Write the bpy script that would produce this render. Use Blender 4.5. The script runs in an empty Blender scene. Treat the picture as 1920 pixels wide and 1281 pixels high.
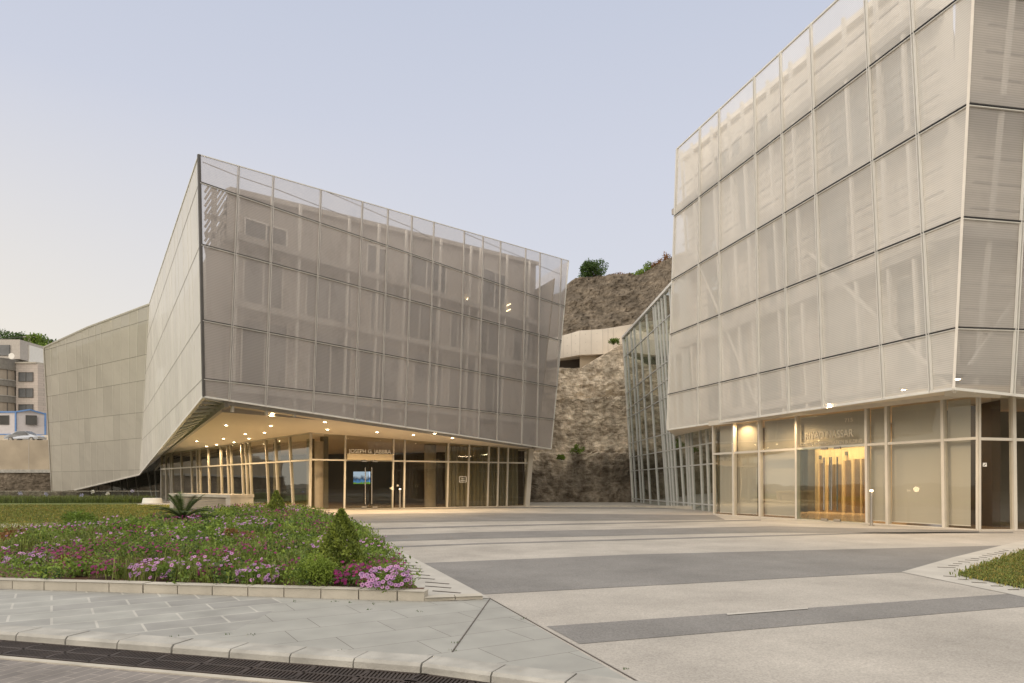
import bpy, math, random
from mathutils import Vector, Matrix, noise
import numpy as np
random.seed(7); rng=np.random.default_rng(7)
C=bpy.context.scene.collection
sc=bpy.context.scene
R=math.radians
# ------------------------------------------------------------------ camera, world, sun, exposure
FP=1280.0; HV=907.0; CH=1.5
cd=bpy.data.cameras.new('camera'); cam=bpy.data.objects.new('camera',cd); C.objects.link(cam)
cam.location=(0,0,CH); cam.rotation_euler=(R(90),0,0)
cd.lens=24; cd.sensor_width=36; cd.shift_y=(HV-640.5)/1920.0; cd.clip_start=.1; cd.clip_end=5000
sc.camera=cam
sc.view_settings.view_transform='Standard'; sc.view_settings.look='None'; sc.view_settings.gamma=1
sc.view_settings.exposure=0.0
w=bpy.data.worlds.new("World"); sc.world=w; w.use_nodes=True
nt=w.node_tree; nt.nodes.clear()
def N(nt,t,**k):
    n=nt.nodes.new(t)
    for a,b in k.items(): setattr(n,a,b)
    return n
SUN_EL=R(9); SUN_DIR=Vector((-.80,-.60,0)).normalized()   # where the glow comes from (left, behind the camera)
out=N(nt,'ShaderNodeOutputWorld'); bg=N(nt,'ShaderNodeBackground'); sky=N(nt,'ShaderNodeTexSky')
sky.sky_type='NISHITA'; sky.sun_disc=False; sky.sun_elevation=SUN_EL
sky.sun_rotation=math.atan2(SUN_DIR.x,SUN_DIR.y); sky.dust_density=2.0; sky.air_density=1.0
tc=N(nt,'ShaderNodeTexCoord'); sp=N(nt,'ShaderNodeSeparateXYZ'); nt.links.new(tc.outputs['Generated'],sp.inputs[0])
rp=N(nt,'ShaderNodeValToRGB'); nt.links.new(sp.outputs['Z'],rp.inputs[0])
def lin(r,g,b): 
    f=lambda c:((c/255+.055)/1.055)**2.4 if c/255>.04045 else c/255/12.92
    return (f(r),f(g),f(b),1)
rp.color_ramp.elements[0].position=0.0; rp.color_ramp.elements[0].color=lin(238,234,230)
rp.color_ramp.elements[1].position=1.0; rp.color_ramp.elements[1].color=lin(186,196,222)
for p,c in ((.22,lin(221,223,231)),(.42,lin(211,215,229)),(.60,lin(198,205,223))):
    e=rp.color_ramp.elements.new(p); e.color=c
# warm glow low on the left
m1=N(nt,'ShaderNodeMapRange'); m1.inputs['From Min'].default_value=.02; m1.inputs['From Max'].default_value=-.62; nt.links.new(sp.outputs['X'],m1.inputs[0])
m2=N(nt,'ShaderNodeMapRange'); m2.inputs['From Min'].default_value=.46; m2.inputs['From Max'].default_value=.02; nt.links.new(sp.outputs['Z'],m2.inputs[0])
mm=N(nt,'ShaderNodeMath',operation='MULTIPLY'); nt.links.new(m1.outputs[0],mm.inputs[0]); nt.links.new(m2.outputs[0],mm.inputs[1])
mx=N(nt,'ShaderNodeMixRGB'); nt.links.new(mm.outputs[0],mx.inputs[0]); nt.links.new(rp.outputs[0],mx.inputs[1]); mx.inputs[2].default_value=lin(250,240,222)
sv=N(nt,'ShaderNodeMixRGB',blend_type='MULTIPLY'); sv.inputs[0].default_value=1; nt.links.new(sky.outputs[0],sv.inputs[1]); sv.inputs[2].default_value=(.12,.12,.12,1)
fx=N(nt,'ShaderNodeMixRGB'); fx.inputs[0].default_value=.96; nt.links.new(sv.outputs[0],fx.inputs[1]); nt.links.new(mx.outputs[0],fx.inputs[2])
# afterglow: the sky overhead and behind the camera is brighter and warmer than the part in view
g1=N(nt,'ShaderNodeMapRange'); g1.inputs['From Min'].default_value=.60; g1.inputs['From Max'].default_value=.95; nt.links.new(sp.outputs['Z'],g1.inputs[0])
g2=N(nt,'ShaderNodeMapRange'); g2.inputs['From Min'].default_value=.15; g2.inputs['From Max'].default_value=-.75; nt.links.new(sp.outputs['Y'],g2.inputs[0])
x1=N(nt,'ShaderNodeMixRGB'); nt.links.new(g1.outputs[0],x1.inputs[0]); nt.links.new(fx.outputs[0],x1.inputs[1]); x1.inputs[2].default_value=(1.75,1.66,1.52,1)
x2=N(nt,'ShaderNodeMixRGB'); nt.links.new(g2.outputs[0],x2.inputs[0]); nt.links.new(x1.outputs[0],x2.inputs[1]); x2.inputs[2].default_value=(1.75,1.58,1.36,1)
nt.links.new(x2.outputs[0],bg.inputs[0]); bg.inputs[1].default_value=1.0; nt.links.new(bg.outputs[0],out.inputs[0])
sl=bpy.data.lights.new('sun','SUN'); so=bpy.data.objects.new('sun',sl); C.objects.link(so)
sl.energy=1.2; sl.angle=R(20); sl.color=(1,.88,.74)
so.rotation_euler=(-(SUN_DIR*math.cos(R(16))+Vector((0,0,math.sin(R(16)))))).to_track_quat('-Z','Y').to_euler()

# ------------------------------------------------------------------ helpers
def P(u,v,Y): return Vector(((u-960)/FP*Y, Y, CH+(HV-v)/FP*Y))
def G(u,v,z=0.0):
    Y=(CH-z)*FP/(v-HV); p=P(u,v,Y); p.z=z; return p
def tag(o,label=None,cat=None,group=None,kind=None):
    if label: o['label']=label
    if cat: o['category']=cat
    if group: o['group']=group
    if kind: o['kind']=kind
    return o
def thing(name,label,cat,loc=(0,0,0),rz=0,group=None):
    o=bpy.data.objects.new(name,None); C.objects.link(o); o.location=loc; o.rotation_euler.z=rz
    o.empty_display_size=.3
    return tag(o,label,cat,group)
def wloc(o):
    v=Vector((0,0,0))
    while o is not None: v+=o.location; o=o.parent
    return v
class MB:
    def __init__(s): s.v=[]; s.f=[]; s.m=[]; s.t=[]
    def face(s,pts,mi=0,tone=0.):
        b=len(s.v); s.v+= [tuple(p) for p in pts]; s.f.append(tuple(range(b,b+len(pts)))); s.m.append(mi); s.t.append(tone); return s
    def box(s,c,d,rz=0,mi=0,tone=0.):
        c=Vector(c); M=Matrix.Rotation(rz,3,'Z'); b=len(s.v)
        for x in (-.5,.5):
            for y in (-.5,.5):
                for z in (-.5,.5): s.v.append(tuple(c+M@Vector((x*d[0],y*d[1],z*d[2]))))
        for q in ((0,1,3,2),(4,6,7,5),(0,4,5,1),(2,3,7,6),(0,2,6,4),(1,5,7,3)):
            s.f.append(tuple(b+i for i in q)); s.m.append(mi); s.t.append(tone)
        return s
    def bar(s,p,q,wd,dp,nrm,mi=0):
        # bar p->q, width wd in-plane, depth dp along nrm
        p=Vector(p);q=Vector(q); a=(q-p); 
        if a.length<1e-4: return s
        a.normalize(); n=Vector(nrm); n=(n-a*n.dot(a)).normalized(); t=a.cross(n)
        b=len(s.v)
        for e in (p,q):
            for i,j in ((-1,-1),(1,-1),(1,1),(-1,1)): s.v.append(tuple(e+t*(wd/2*i)+n*(dp/2*j)))
        for f in ((3,2,1,0),(4,5,6,7),(0,1,5,4),(1,2,6,5),(2,3,7,6),(3,0,4,7)):
            s.f.append(tuple(b+i for i in f)); s.m.append(mi); s.t.append(0.)
        return s
    def tube(s,pts,rad,k=8,mi=0):
        pts=[Vector(p) for p in pts]; rs=rad if isinstance(rad,(list,tuple)) else [rad]*len(pts)
        b=len(s.v)
        for i,p in enumerate(pts):
            a=(pts[min(i+1,len(pts)-1)]-pts[max(i-1,0)]).normalized()
            x=a.cross(Vector((0,0,1)));  x=Vector((1,0,0)) if x.length<.05 else x.normalized(); y=a.cross(x)
            for j in range(k):
                an=2*math.pi*j/k; s.v.append(tuple(p+(x*math.cos(an)+y*math.sin(an))*rs[i]))
        for i in range(len(pts)-1):
            for j in range(k):
                s.f.append((b+i*k+j,b+i*k+(j+1)%k,b+(i+1)*k+(j+1)%k,b+(i+1)*k+j)); s.m.append(mi); s.t.append(0.)
        s.f.append(tuple(b+j for j in range(k))[::-1]); s.m.append(mi); s.t.append(0.)
        s.f.append(tuple(b+(len(pts)-1)*k+j for j in range(k))); s.m.append(mi); s.t.append(0.)
        return s
    def prism(s,poly,dz,mi=0):
        # poly: list of Vectors (top), extruded downward dz
        n=len(poly); b=len(s.v)
        s.v+=[tuple(p) for p in poly]+[(p[0],p[1],p[2]-dz) for p in poly]
        s.f.append(tuple(range(b,b+n))); s.f.append(tuple(range(b+n,b+2*n))[::-1]); s.m+=[mi,mi]; s.t+=[0.,0.]
        for i in range(n):
            j=(i+1)%n; s.f.append((b+i,b+n+i,b+n+j,b+j)); s.m.append(mi); s.t.append(0.)
        return s
    def build(s,name,mats,parent=None,origin=None,smooth=False):
        if not isinstance(mats,(list,tuple)): mats=[mats]
        me=bpy.data.meshes.new(name)
        o3=wloc(parent) if parent is not None else Vector(origin) if origin is not None else Vector((0,0,0))
        v=[(a-o3.x,b-o3.y,c-o3.z) for a,b,c in s.v]
        me.from_pydata(v,[],s.f); 
        for m in mats: me.materials.append(m)
        if len(mats)>1: me.polygons.foreach_set('material_index',s.m)
        at=me.attributes.new('tone','FLOAT','FACE'); at.data.foreach_set('value',s.t)
        if smooth: me.polygons.foreach_set('use_smooth',[True]*len(me.polygons))
        me.update()
        o=bpy.data.objects.new(name,me); C.objects.link(o)
        if parent is not None: o.parent=parent
        else: o.location=o3
        return o
# ---- materials
def mat(name): 
    m=bpy.data.materials.new(name); m.use_nodes=True; t=m.node_tree; b=t.nodes['Principled BSDF']; return m,t,b
def L(t,a,b): t.links.new(a,b)
def objco(t,scale=(1,1,1),rot=(0,0,0)):
    tc=N(t,'ShaderNodeNewGeometry'); mp=N(t,'ShaderNodeMapping'); L(t,tc.outputs['Position'],mp.inputs[0]); mp.inputs['Scale'].default_value=scale; mp.inputs['Rotation'].default_value=rot; return mp.outputs[0]
def simple(name,col,rough=.6,metal=0,var=.12,scale=3.0,bump=0.0,bscale=40,vscale=(1,1,1),spec=.5):
    m,t,b=mat(name); b.inputs['Roughness'].default_value=rough; b.inputs['Metallic'].default_value=metal
    b.inputs['Specular IOR Level'].default_value=spec
    co=objco(t,vscale); n=N(t,'ShaderNodeTexNoise'); n.inputs['Scale'].default_value=scale; n.inputs['Detail'].default_value=6; L(t,co,n.inputs['Vector'])
    r=N(t,'ShaderNodeValToRGB'); r.color_ramp.elements[0].position=.3; r.color_ramp.elements[1].position=.7
    r.color_ramp.elements[0].color=tuple(c*(1-var) for c in col[:3])+(1,); r.color_ramp.elements[1].color=tuple(min(1,c*(1+var)) for c in col[:3])+(1,)
    L(t,n.outputs[0],r.inputs[0]); L(t,r.outputs[0],b.inputs['Base Color'])
    if bump:
        n2=N(t,'ShaderNodeTexNoise'); n2.inputs['Scale'].default_value=bscale; n2.inputs['Detail'].default_value=4; L(t,co,n2.inputs['Vector'])
        bp=N(t,'ShaderNodeBump'); bp.inputs['Strength'].default_value=bump; bp.inputs['Distance'].default_value=.02; L(t,n2.outputs[0],bp.inputs['Height']); L(t,bp.outputs[0],b.inputs['Normal'])
    return m
def emit(name,col,st):
    m,t,b=mat(name); b.inputs['Base Color'].default_value=(*col,1); b.inputs['Emission Color'].default_value=(*col,1); b.inputs['Emission Strength'].default_value=st; return m
def screen_mat(name,col,opac,metal=.35,rough=.45,line=.10,tvar=.5,stain=.95):
    m,t,b=mat(name); o=t.nodes['Material Output']
    b.inputs['Metallic'].default_value=metal; b.inputs['Roughness'].default_value=rough
    co=objco(t); n=N(t,'ShaderNodeTexNoise'); n.inputs['Scale'].default_value=.35; n.inputs['Detail'].default_value=5; L(t,co,n.inputs['Vector'])
    at=N(t,'ShaderNodeAttribute'); at.attribute_name='tone'
    a=N(t,'ShaderNodeMath',operation='MULTIPLY_ADD'); L(t,at.outputs['Fac'],a.inputs[0]); a.inputs[1].default_value=tvar; L(t,n.outputs[0],a.inputs[2])
    r=N(t,'ShaderNodeValToRGB'); r.color_ramp.elements[0].position=.2; r.color_ramp.elements[1].position=.8
    r.color_ramp.elements[0].color=tuple(c*.92 for c in col)+(1,); r.color_ramp.elements[1].color=tuple(c*1.06 for c in col)+(1,)
    n5=N(t,'ShaderNodeTexNoise'); n5.inputs['Scale'].default_value=.55; n5.inputs['Detail'].default_value=9; n5.inputs['Roughness'].default_value=.7; L(t,objco(t,(1,1,.7)),n5.inputs['Vector'])
    m5=N(t,'ShaderNodeMapRange'); m5.inputs['From Min'].default_value=.52; m5.inputs['From Max'].default_value=.66; m5.inputs['To Min'].default_value=1; m5.inputs['To Max'].default_value=stain; L(t,n5.outputs[0],m5.inputs[0])
    mu5=N(t,'ShaderNodeMixRGB',blend_type='MULTIPLY'); mu5.inputs[0].default_value=1
    L(t,a.outputs[0],r.inputs[0]); L(t,r.outputs[0],mu5.inputs[1]); L(t,m5.outputs[0],mu5.inputs[2]); L(t,mu5.outputs[0],b.inputs['Base Color'])
    # woven mesh: fine wires alter how much shows through
    mp=objco(t,(1,1,1)); wv=N(t,'ShaderNodeTexWave'); wv.bands_direction='Z'; wv.inputs['Scale'].default_value=5.0; wv.inputs['Distortion'].default_value=.6; L(t,mp,wv.inputs['Vector'])
    mr=N(t,'ShaderNodeMapRange'); mr.inputs['To Min'].default_value=opac-line/2; mr.inputs['To Max'].default_value=min(1,opac+line/2); L(t,wv.outputs['Fac'],mr.inputs[0])
    ad=N(t,'ShaderNodeMath',operation='MULTIPLY_ADD',use_clamp=True); L(t,at.outputs['Fac'],ad.inputs[0]); ad.inputs[1].default_value=.035; L(t,mr.outputs[0],ad.inputs[2])
    tr=N(t,'ShaderNodeBsdfTransparent'); mx=N(t,'ShaderNodeMixShader'); L(t,ad.outputs[0],mx.inputs[0]); L(t,tr.outputs[0],mx.inputs[1]); L(t,b.outputs[0],mx.inputs[2]); L(t,mx.outputs[0],o.inputs[0])
    return m
def glass_mat(name,tint=(.75,.80,.76),refl=.10,maxr=.75,rough=.02,rcol=(.9,.92,.9)):
    m,t,b=mat(name); o=t.nodes['Material Output']; t.nodes.remove(b)
    tr=N(t,'ShaderNodeBsdfTransparent'); tr.inputs[0].default_value=(*tint,1)
    gl=N(t,'ShaderNodeBsdfGlossy'); gl.inputs['Roughness'].default_value=rough; gl.inputs['Color'].default_value=(*rcol,1)
    co=objco(t); n=N(t,'ShaderNodeTexNoise'); n.inputs['Scale'].default_value=.5; L(t,co,n.inputs['Vector'])
    bp=N(t,'ShaderNodeBump'); bp.inputs['Strength'].default_value=.05; bp.inputs['Distance'].default_value=.1; L(t,n.outputs[0],bp.inputs['Height']); L(t,bp.outputs[0],gl.inputs['Normal'])
    fr=N(t,'ShaderNodeFresnel'); fr.inputs['IOR'].default_value=1.5
    mr=N(t,'ShaderNodeMapRange'); mr.inputs['From Min'].default_value=.04; mr.inputs['From Max'].default_value=1; mr.inputs['To Min'].default_value=refl; mr.inputs['To Max'].default_value=maxr; L(t,fr.outputs[0],mr.inputs[0])
    mx=N(t,'ShaderNodeMixShader'); L(t,mr.outputs[0],mx.inputs[0]); L(t,tr.outputs[0],mx.inputs[1]); L(t,gl.outputs[0],mx.inputs[2]); L(t,mx.outputs[0],o.inputs[0]); return m
def brick_mat(name,c1,c2,mortar,bw,bh,rot,rough=.7,msize=.012,off=.5,var=.12,bump=.3,frq=2,sq=1.0):
    m,t,b=mat(name); b.inputs['Roughness'].default_value=rough
    co=objco(t,(1,1,1),(0,0,rot)); br=N(t,'ShaderNodeTexBrick'); L(t,co,br.inputs['Vector']); br.offset=off; br.offset_frequency=frq; br.squash=sq
    br.inputs['Scale'].default_value=1; br.inputs['Brick Width'].default_value=bw; br.inputs['Row Height'].default_value=bh; br.inputs['Mortar Size'].default_value=msize
    br.inputs['Color1'].default_value=(*c1,1); br.inputs['Color2'].default_value=(*c2,1); br.inputs['Mortar'].default_value=(*mortar,1)
    n=N(t,'ShaderNodeTexNoise'); n.inputs['Scale'].default_value=2.2; n.inputs['Detail'].default_value=8; L(t,objco(t),n.inputs['Vector'])
    mr=N(t,'ShaderNodeMapRange'); mr.inputs['From Min'].default_value=.3; mr.inputs['From Max'].default_value=.7; mr.inputs['To Min'].default_value=1-var; mr.inputs['To Max'].default_value=1+var; L(t,n.outputs[0],mr.inputs[0])
    mu=N(t,'ShaderNodeMixRGB',blend_type='MULTIPLY'); mu.inputs[0].default_value=1; L(t,br.outputs[0],mu.inputs[1]); L(t,mr.outputs[0],mu.inputs[2]); L(t,mu.outputs[0],b.inputs['Base Color'])
    n2=N(t,'ShaderNodeTexNoise'); n2.inputs['Scale'].default_value=60; L(t,objco(t),n2.inputs['Vector'])
    ma=N(t,'ShaderNodeMath',operation='MULTIPLY_ADD'); L(t,br.outputs['Fac'],ma.inputs[0]); ma.inputs[1].default_value=-1.2; L(t,n2.outputs[0],ma.inputs[2])
    bp=N(t,'ShaderNodeBump'); bp.inputs['Strength'].default_value=bump; bp.inputs['Distance'].default_value=.01; L(t,ma.outputs[0],bp.inputs['Height']); L(t,bp.outputs[0],b.inputs['Normal'])
    return m
def aggregate(name,col,rough=.75,speck=.25,stain=.14):
    m,t,b=mat(name); b.inputs['Roughness'].default_value=rough; b.inputs['Specular IOR Level'].default_value=.35
    co=objco(t); n=N(t,'ShaderNodeTexNoise'); n.inputs['Scale'].default_value=.55; n.inputs['Detail'].default_value=9; n.inputs['Roughness'].default_value=.62; L(t,co,n.inputs['Vector'])
    mr=N(t,'ShaderNodeMapRange'); mr.inputs['From Min'].default_value=.3; mr.inputs['From Max'].default_value=.7; mr.inputs['To Min'].default_value=1-stain; mr.inputs['To Max'].default_value=1+stain; L(t,n.outputs[0],mr.inputs[0])
    v=N(t,'ShaderNodeTexVoronoi'); v.inputs['Scale'].default_value=75; L(t,co,v.inputs['Vector'])
    se=N(t,'ShaderNodeSeparateColor'); L(t,v.outputs['Color'],se.inputs[0])
    m3=N(t,'ShaderNodeMapRange'); m3.inputs['To Min'].default_value=1-speck; m3.inputs['To Max'].default_value=1+speck; L(t,se.outputs[0],m3.inputs[0])
    a=N(t,'ShaderNodeMath',operation='MULTIPLY'); L(t,mr.outputs[0],a.inputs[0]); L(t,m3.outputs[0],a.inputs[1])
    # dark drips and spots
    n3=N(t,'ShaderNodeTexNoise'); n3.inputs['Scale'].default_value=3.2; n3.inputs['Detail'].default_value=3; L(t,co,n3.inputs['Vector'])
    m4=N(t,'ShaderNodeMapRange'); m4.inputs['From Min'].default_value=.66; m4.inputs['From Max'].default_value=.74; m4.inputs['To Min'].default_value=1; m4.inputs['To Max'].default_value=.88; L(t,n3.outputs[0],m4.inputs[0])
    a2=N(t,'ShaderNodeMath',operation='MULTIPLY'); L(t,a.outputs[0],a2.inputs[0]); L(t,m4.outputs[0],a2.inputs[1])
    mu=N(t,'ShaderNodeMixRGB',blend_type='MULTIPLY'); mu.inputs[0].default_value=1; mu.inputs[1].default_value=(*col,1); L(t,a2.outputs[0],mu.inputs[2]); L(t,mu.outputs[0],b.inputs['Base Color'])
    bp=N(t,'ShaderNodeBump'); bp.inputs['Strength'].default_value=.25; bp.inputs['Distance'].default_value=.004; L(t,v.outputs['Distance'],bp.inputs['Height']); L(t,bp.outputs[0],b.inputs['Normal'])
    return m
def leafmat(name,col,var=.45,trans=.25):
    m,t,b=mat(name); b.inputs['Roughness'].default_value=.55; b.inputs['Specular IOR Level'].default_value=.3
    at=N(t,'ShaderNodeAttribute'); at.attribute_name='tone'
    r=N(t,'ShaderNodeValToRGB'); r.color_ramp.elements[0].color=tuple(c*(1-var) for c in col)+(1,); r.color_ramp.elements[1].color=(min(1,col[0]*(1+var*1.5)),min(1,col[1]*(1+var)),col[2]*(1+var*.6),1)
    L(t,at.outputs['Fac'],r.inputs[0]); L(t,r.outputs[0],b.inputs['Base Color'])
    if trans:
        o=t.nodes['Material Output']; tl=N(t,'ShaderNodeBsdfTranslucent'); L(t,r.outputs[0],tl.inputs[0]); mx=N(t,'ShaderNodeMixShader'); mx.inputs[0].default_value=trans
        L(t,b.outputs[0],mx.inputs[1]); L(t,tl.outputs[0],mx.inputs[2]); L(t,mx.outputs[0],o.inputs[0])
    return m
M={}
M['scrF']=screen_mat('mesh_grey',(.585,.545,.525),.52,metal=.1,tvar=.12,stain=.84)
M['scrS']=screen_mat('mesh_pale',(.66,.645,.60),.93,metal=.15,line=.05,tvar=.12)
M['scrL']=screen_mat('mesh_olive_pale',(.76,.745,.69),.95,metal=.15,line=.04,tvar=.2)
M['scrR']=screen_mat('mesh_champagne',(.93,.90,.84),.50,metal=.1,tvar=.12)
M['scrR2']=screen_mat('mesh_shaded_side',(.50,.48,.46),.55,metal=.1,tvar=.12)  # same champagne mesh; the side face's shade is put into its colour
M['alu']=simple('aluminium_pale',(.74,.73,.69),.45,.1,.04,2)
M['alud']=simple('joint_dark',(.09,.085,.08),.5,.2,.1)
M['steelp']=simple('painted_steel_grey',(.54,.55,.54),.4,.2,.05)
M['pale']=simple('seam_pale',(.84,.83,.78),.5,.05,.03)
M['black']=simple('joint_black',(.012,.012,.012),.6)
M['joint']=simple('joint_grey',(.36,.35,.32),.6,0,.1)
M['aluW']=simple('frame_offwhite',(.62,.58,.51),.45,.15,.05,2)
M['aluV']=simple('frame_wing',(.46,.43,.37),.5,.1,.05,2)
M['fine']=simple('seam_metal',(.60,.575,.55),.45,.1,.04,2)
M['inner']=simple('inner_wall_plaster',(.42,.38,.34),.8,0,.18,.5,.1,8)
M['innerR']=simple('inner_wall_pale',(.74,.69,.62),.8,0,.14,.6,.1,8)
M['wing']=simple('window_dark',(.10,.105,.11),.25,0,.3,.6)
M['slab']=simple('slab_edge',(.43,.40,.365),.7,0,.08)
M['post']=simple('post_pale',(.74,.70,.64),.5,0,.06)
M['soffit']=simple('soffit_paint',(.72,.64,.52),.85,0,.025,.4)
M['glass']=glass_mat('glass_grey',(.66,.66,.60),.06,.26)
M['glassR']=glass_mat('glass_clear',(.86,.855,.81),.05,.20)
M['glassG']=glass_mat('glass_green',(.50,.58,.52),.10,.55)
M['glassB']=glass_mat('glass_balustrade',(.84,.92,.88),.08,.6)
M['blind']=simple('blind_fabric',(.40,.38,.30),.85,0,.03,.5)
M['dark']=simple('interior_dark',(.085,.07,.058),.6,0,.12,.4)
M['curtain']=simple('curtain_fabric',(.34,.30,.22),.85,0,.25,3,0,40,(6,6,.2))
M['curt2']=simple('roller_shade',(.20,.18,.14),.85,0,.15,.6)
M['column']=simple('column_plaster',(.36,.31,.25),.7,0,.08)
M['white']=simple('white_paint',(.75,.74,.70),.5,0,.04)
M['steel']=simple('brushed_steel',(.55,.52,.48),.25,.9,.05,8)
M['lamp']=emit('lamp_face',(1,.80,.50),28)
M['wood']=simple('wood_veneer',(.52,.38,.21),.35,0,.22,1.5,0,40,(6,6,.4))
M['metald']=simple('lift_door_bronze',(.30,.20,.11),.3,.6,.15,2)
M['floorin']=simple('lobby_floor',(.34,.23,.14),.22,0,.08,.8)
M['plaza']=aggregate('plaza_aggregate',(.385,.36,.325),speck=.16,stain=.2)
M['stripe']=aggregate('stripe_dark_aggregate',(.205,.198,.19),speck=.2,stain=.18)
M['stone']=simple('kerb_limestone',(.44,.41,.35),.75,0,.14,2.5,.35,50)
M['stone2']=simple('kerb_grey_stone',(.37,.36,.33),.75,0,.24,3.0,.35,50)
M['border']=simple('border_stone',(.46,.44,.40),.7,0,.12,1.6,.2,60)
M['paving']=brick_mat('paving_slabs',(.325,.325,.30),(.255,.252,.237),(.42,.41,.375),.80,.46,R(-34),.62,.013,.5,.16,.15)
M['paving2']=brick_mat('paving_slabs_fine',(.33,.33,.305),(.30,.298,.275),(.13,.12,.105),.98,.55,R(-31),.62,.004,.37,.10,.1)
M['road']=brick_mat('road_pavers',(.17,.155,.145),(.215,.195,.18),(.30,.27,.24),.26,.13,R(-72),.8,.006,.5,.25,.5)
M['soil']=simple('soil_red',(.115,.058,.036),.95,0,.4,2.5,.9,30)
M['ground']=simple('ground_dry',(.16,.14,.10),.95,0,.25,.05,.3,3)
M['grassm']=simple('lawn_base',(.12,.145,.03),.9,0,.35,1.2,.5,70)
M['iron']=simple('cast_iron',(.055,.042,.036),.6,.4,.3,5,.3,60)
M['conc']=simple('board_concrete',(.60,.555,.49),.8,0,.10,.5,.15,20)
M['concd']=simple('weathered_concrete',(.40,.34,.26),.85,0,.18,.4,.2,12)
M['leafA']=leafmat('leaf_mid',(.145,.24,.045)); M['leafD']=leafmat('leaf_dark',(.055,.11,.03)); M['leafL']=leafmat('leaf_lime',(.19,.29,.05))
M['leafdry']=leafmat('leaf_dry',(.19,.105,.045)); M['palm']=leafmat('palm_leaf',(.065,.105,.03),.4,.1); M['topi']=leafmat('topiary_leaf',(.15,.215,.04),.5,.15)
M['grass']=leafmat('grass_blade',(.15,.20,.05)); M['grassdry']=leafmat('grass_straw',(.24,.22,.06))
M['petalP']=leafmat('petal_mauve',(.44,.25,.50),.3,.2); M['petalM']=leafmat('petal_magenta',(.20,.014,.12),.4,.2); M['petalB']=leafmat('petal_lilac_blue',(.48,.50,.72),.2,.2)
M['eye']=simple('flower_eye',(.10,.03,.10),.6); M['bark']=simple('bark',(.10,.07,.045),.9,0,.3,8,.6,30)
# rock
def rockmat(name,dark,mid,light,hs=.5,base_dark=True):
    m,t,b=mat(name); b.inputs['Roughness'].default_value=.95; b.inputs['Specular IOR Level'].default_value=.15
    co=objco(t,(1,1,1)); n=N(t,'ShaderNodeTexNoise'); n.inputs['Scale'].default_value=hs; n.inputs['Detail'].default_value=12; n.inputs['Roughness'].default_value=.68; L(t,co,n.inputs['Vector'])
    st=objco(t,(.5,.5,.12)); n2=N(t,'ShaderNodeTexNoise'); n2.inputs['Scale'].default_value=1.6; n2.inputs['Detail'].default_value=8; L(t,st,n2.inputs['Vector'])
    hz=objco(t,(.12,.12,1.6)); n3=N(t,'ShaderNodeTexNoise'); n3.inputs['Scale'].default_value=1.4; n3.inputs['Detail'].default_value=8; n3.inputs['Roughness'].default_value=.7; L(t,hz,n3.inputs['Vector'])
    r=N(t,'ShaderNodeValToRGB'); e=r.color_ramp.elements; e[0].position=.30; e[0].color=(*dark,1); e[1].position=.66; e[1].color=(*light,1); x=e.new(.48); x.color=(*mid,1); L(t,n.outputs[0],r.inputs[0])
    mr=N(t,'ShaderNodeMapRange'); mr.inputs['From Min'].default_value=.35; mr.inputs['From Max'].default_value=.65; mr.inputs['To Min'].default_value=.70; mr.inputs['To Max'].default_value=1.25; L(t,n2.outputs[0],mr.inputs[0])
    m3=N(t,'ShaderNodeMapRange'); m3.inputs['From Min'].default_value=.35; m3.inputs['From Max'].default_value=.65; m3.inputs['To Min'].default_value=.86; m3.inputs['To Max'].default_value=1.2; L(t,n3.outputs[0],m3.inputs[0])
    a=N(t,'ShaderNodeMath',operation='MULTIPLY'); L(t,mr.outputs[0],a.inputs[0]); L(t,m3.outputs[0],a.inputs[1])
    mu=N(t,'ShaderNodeMixRGB',blend_type='MULTIPLY'); mu.inputs[0].default_value=1; L(t,r.outputs[0],mu.inputs[1]); L(t,a.outputs[0],mu.inputs[2])
    last=mu.outputs[0]
    if base_dark: # the black water stain low on the quarry face, with a ragged upper rim
        g=N(t,'ShaderNodeNewGeometry'); s=N(t,'ShaderNodeSeparateXYZ'); L(t,g.outputs['Position'],s.inputs[0])
        q=N(t,'ShaderNodeMath',operation='MULTIPLY_ADD'); L(t,n2.outputs[0],q.inputs[0]); q.inputs[1].default_value=2.6; L(t,s.outputs['Z'],q.inputs[2])
        q2=N(t,'ShaderNodeMath',operation='MULTIPLY_ADD'); L(t,s.outputs['X'],q2.inputs[0]); q2.inputs[1].default_value=-.16; L(t,q.outputs[0],q2.inputs[2])
        m5=N(t,'ShaderNodeMapRange'); m5.inputs['From Min'].default_value=3.2; m5.inputs['From Max'].default_value=4.6; m5.inputs['To Min'].default_value=.38; m5.inputs['To Max'].default_value=1; L(t,q2.outputs[0],m5.inputs[0])
        m6=N(t,'ShaderNodeMixRGB',blend_type='MULTIPLY'); m6.inputs[0].default_value=1; L(t,last,m6.inputs[1]); L(t,m5.outputs[0],m6.inputs[2]); last=m6.outputs[0]
    L(t,last,b.inputs['Base Color'])
    v=N(t,'ShaderNodeTexVoronoi'); v.inputs['Scale'].default_value=2.6; v.feature='DISTANCE_TO_EDGE'; L(t,objco(t,(.6,.6,1.5)),v.inputs['Vector'])
    ad=N(t,'ShaderNodeMath',operation='MULTIPLY_ADD'); L(t,v.outputs['Distance'],ad.inputs[0]); ad.inputs[1].default_value=.5; L(t,n.outputs[0],ad.inputs[2])
    bp=N(t,'ShaderNodeBump'); bp.inputs['Strength'].default_value=.9; bp.inputs['Distance'].default_value=.28; L(t,ad.outputs[0],bp.inputs['Height']); L(t,bp.outputs[0],b.inputs['Normal'])
    return m
M['rock']=rockmat('quarry_limestone',(.24,.19,.14),(.60,.505,.39),(.88,.77,.62),2.0)
M['rockU']=rockmat('upper_rock_brown',(.065,.053,.04),(.145,.12,.092),(.225,.188,.145),2.4,False)

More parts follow.
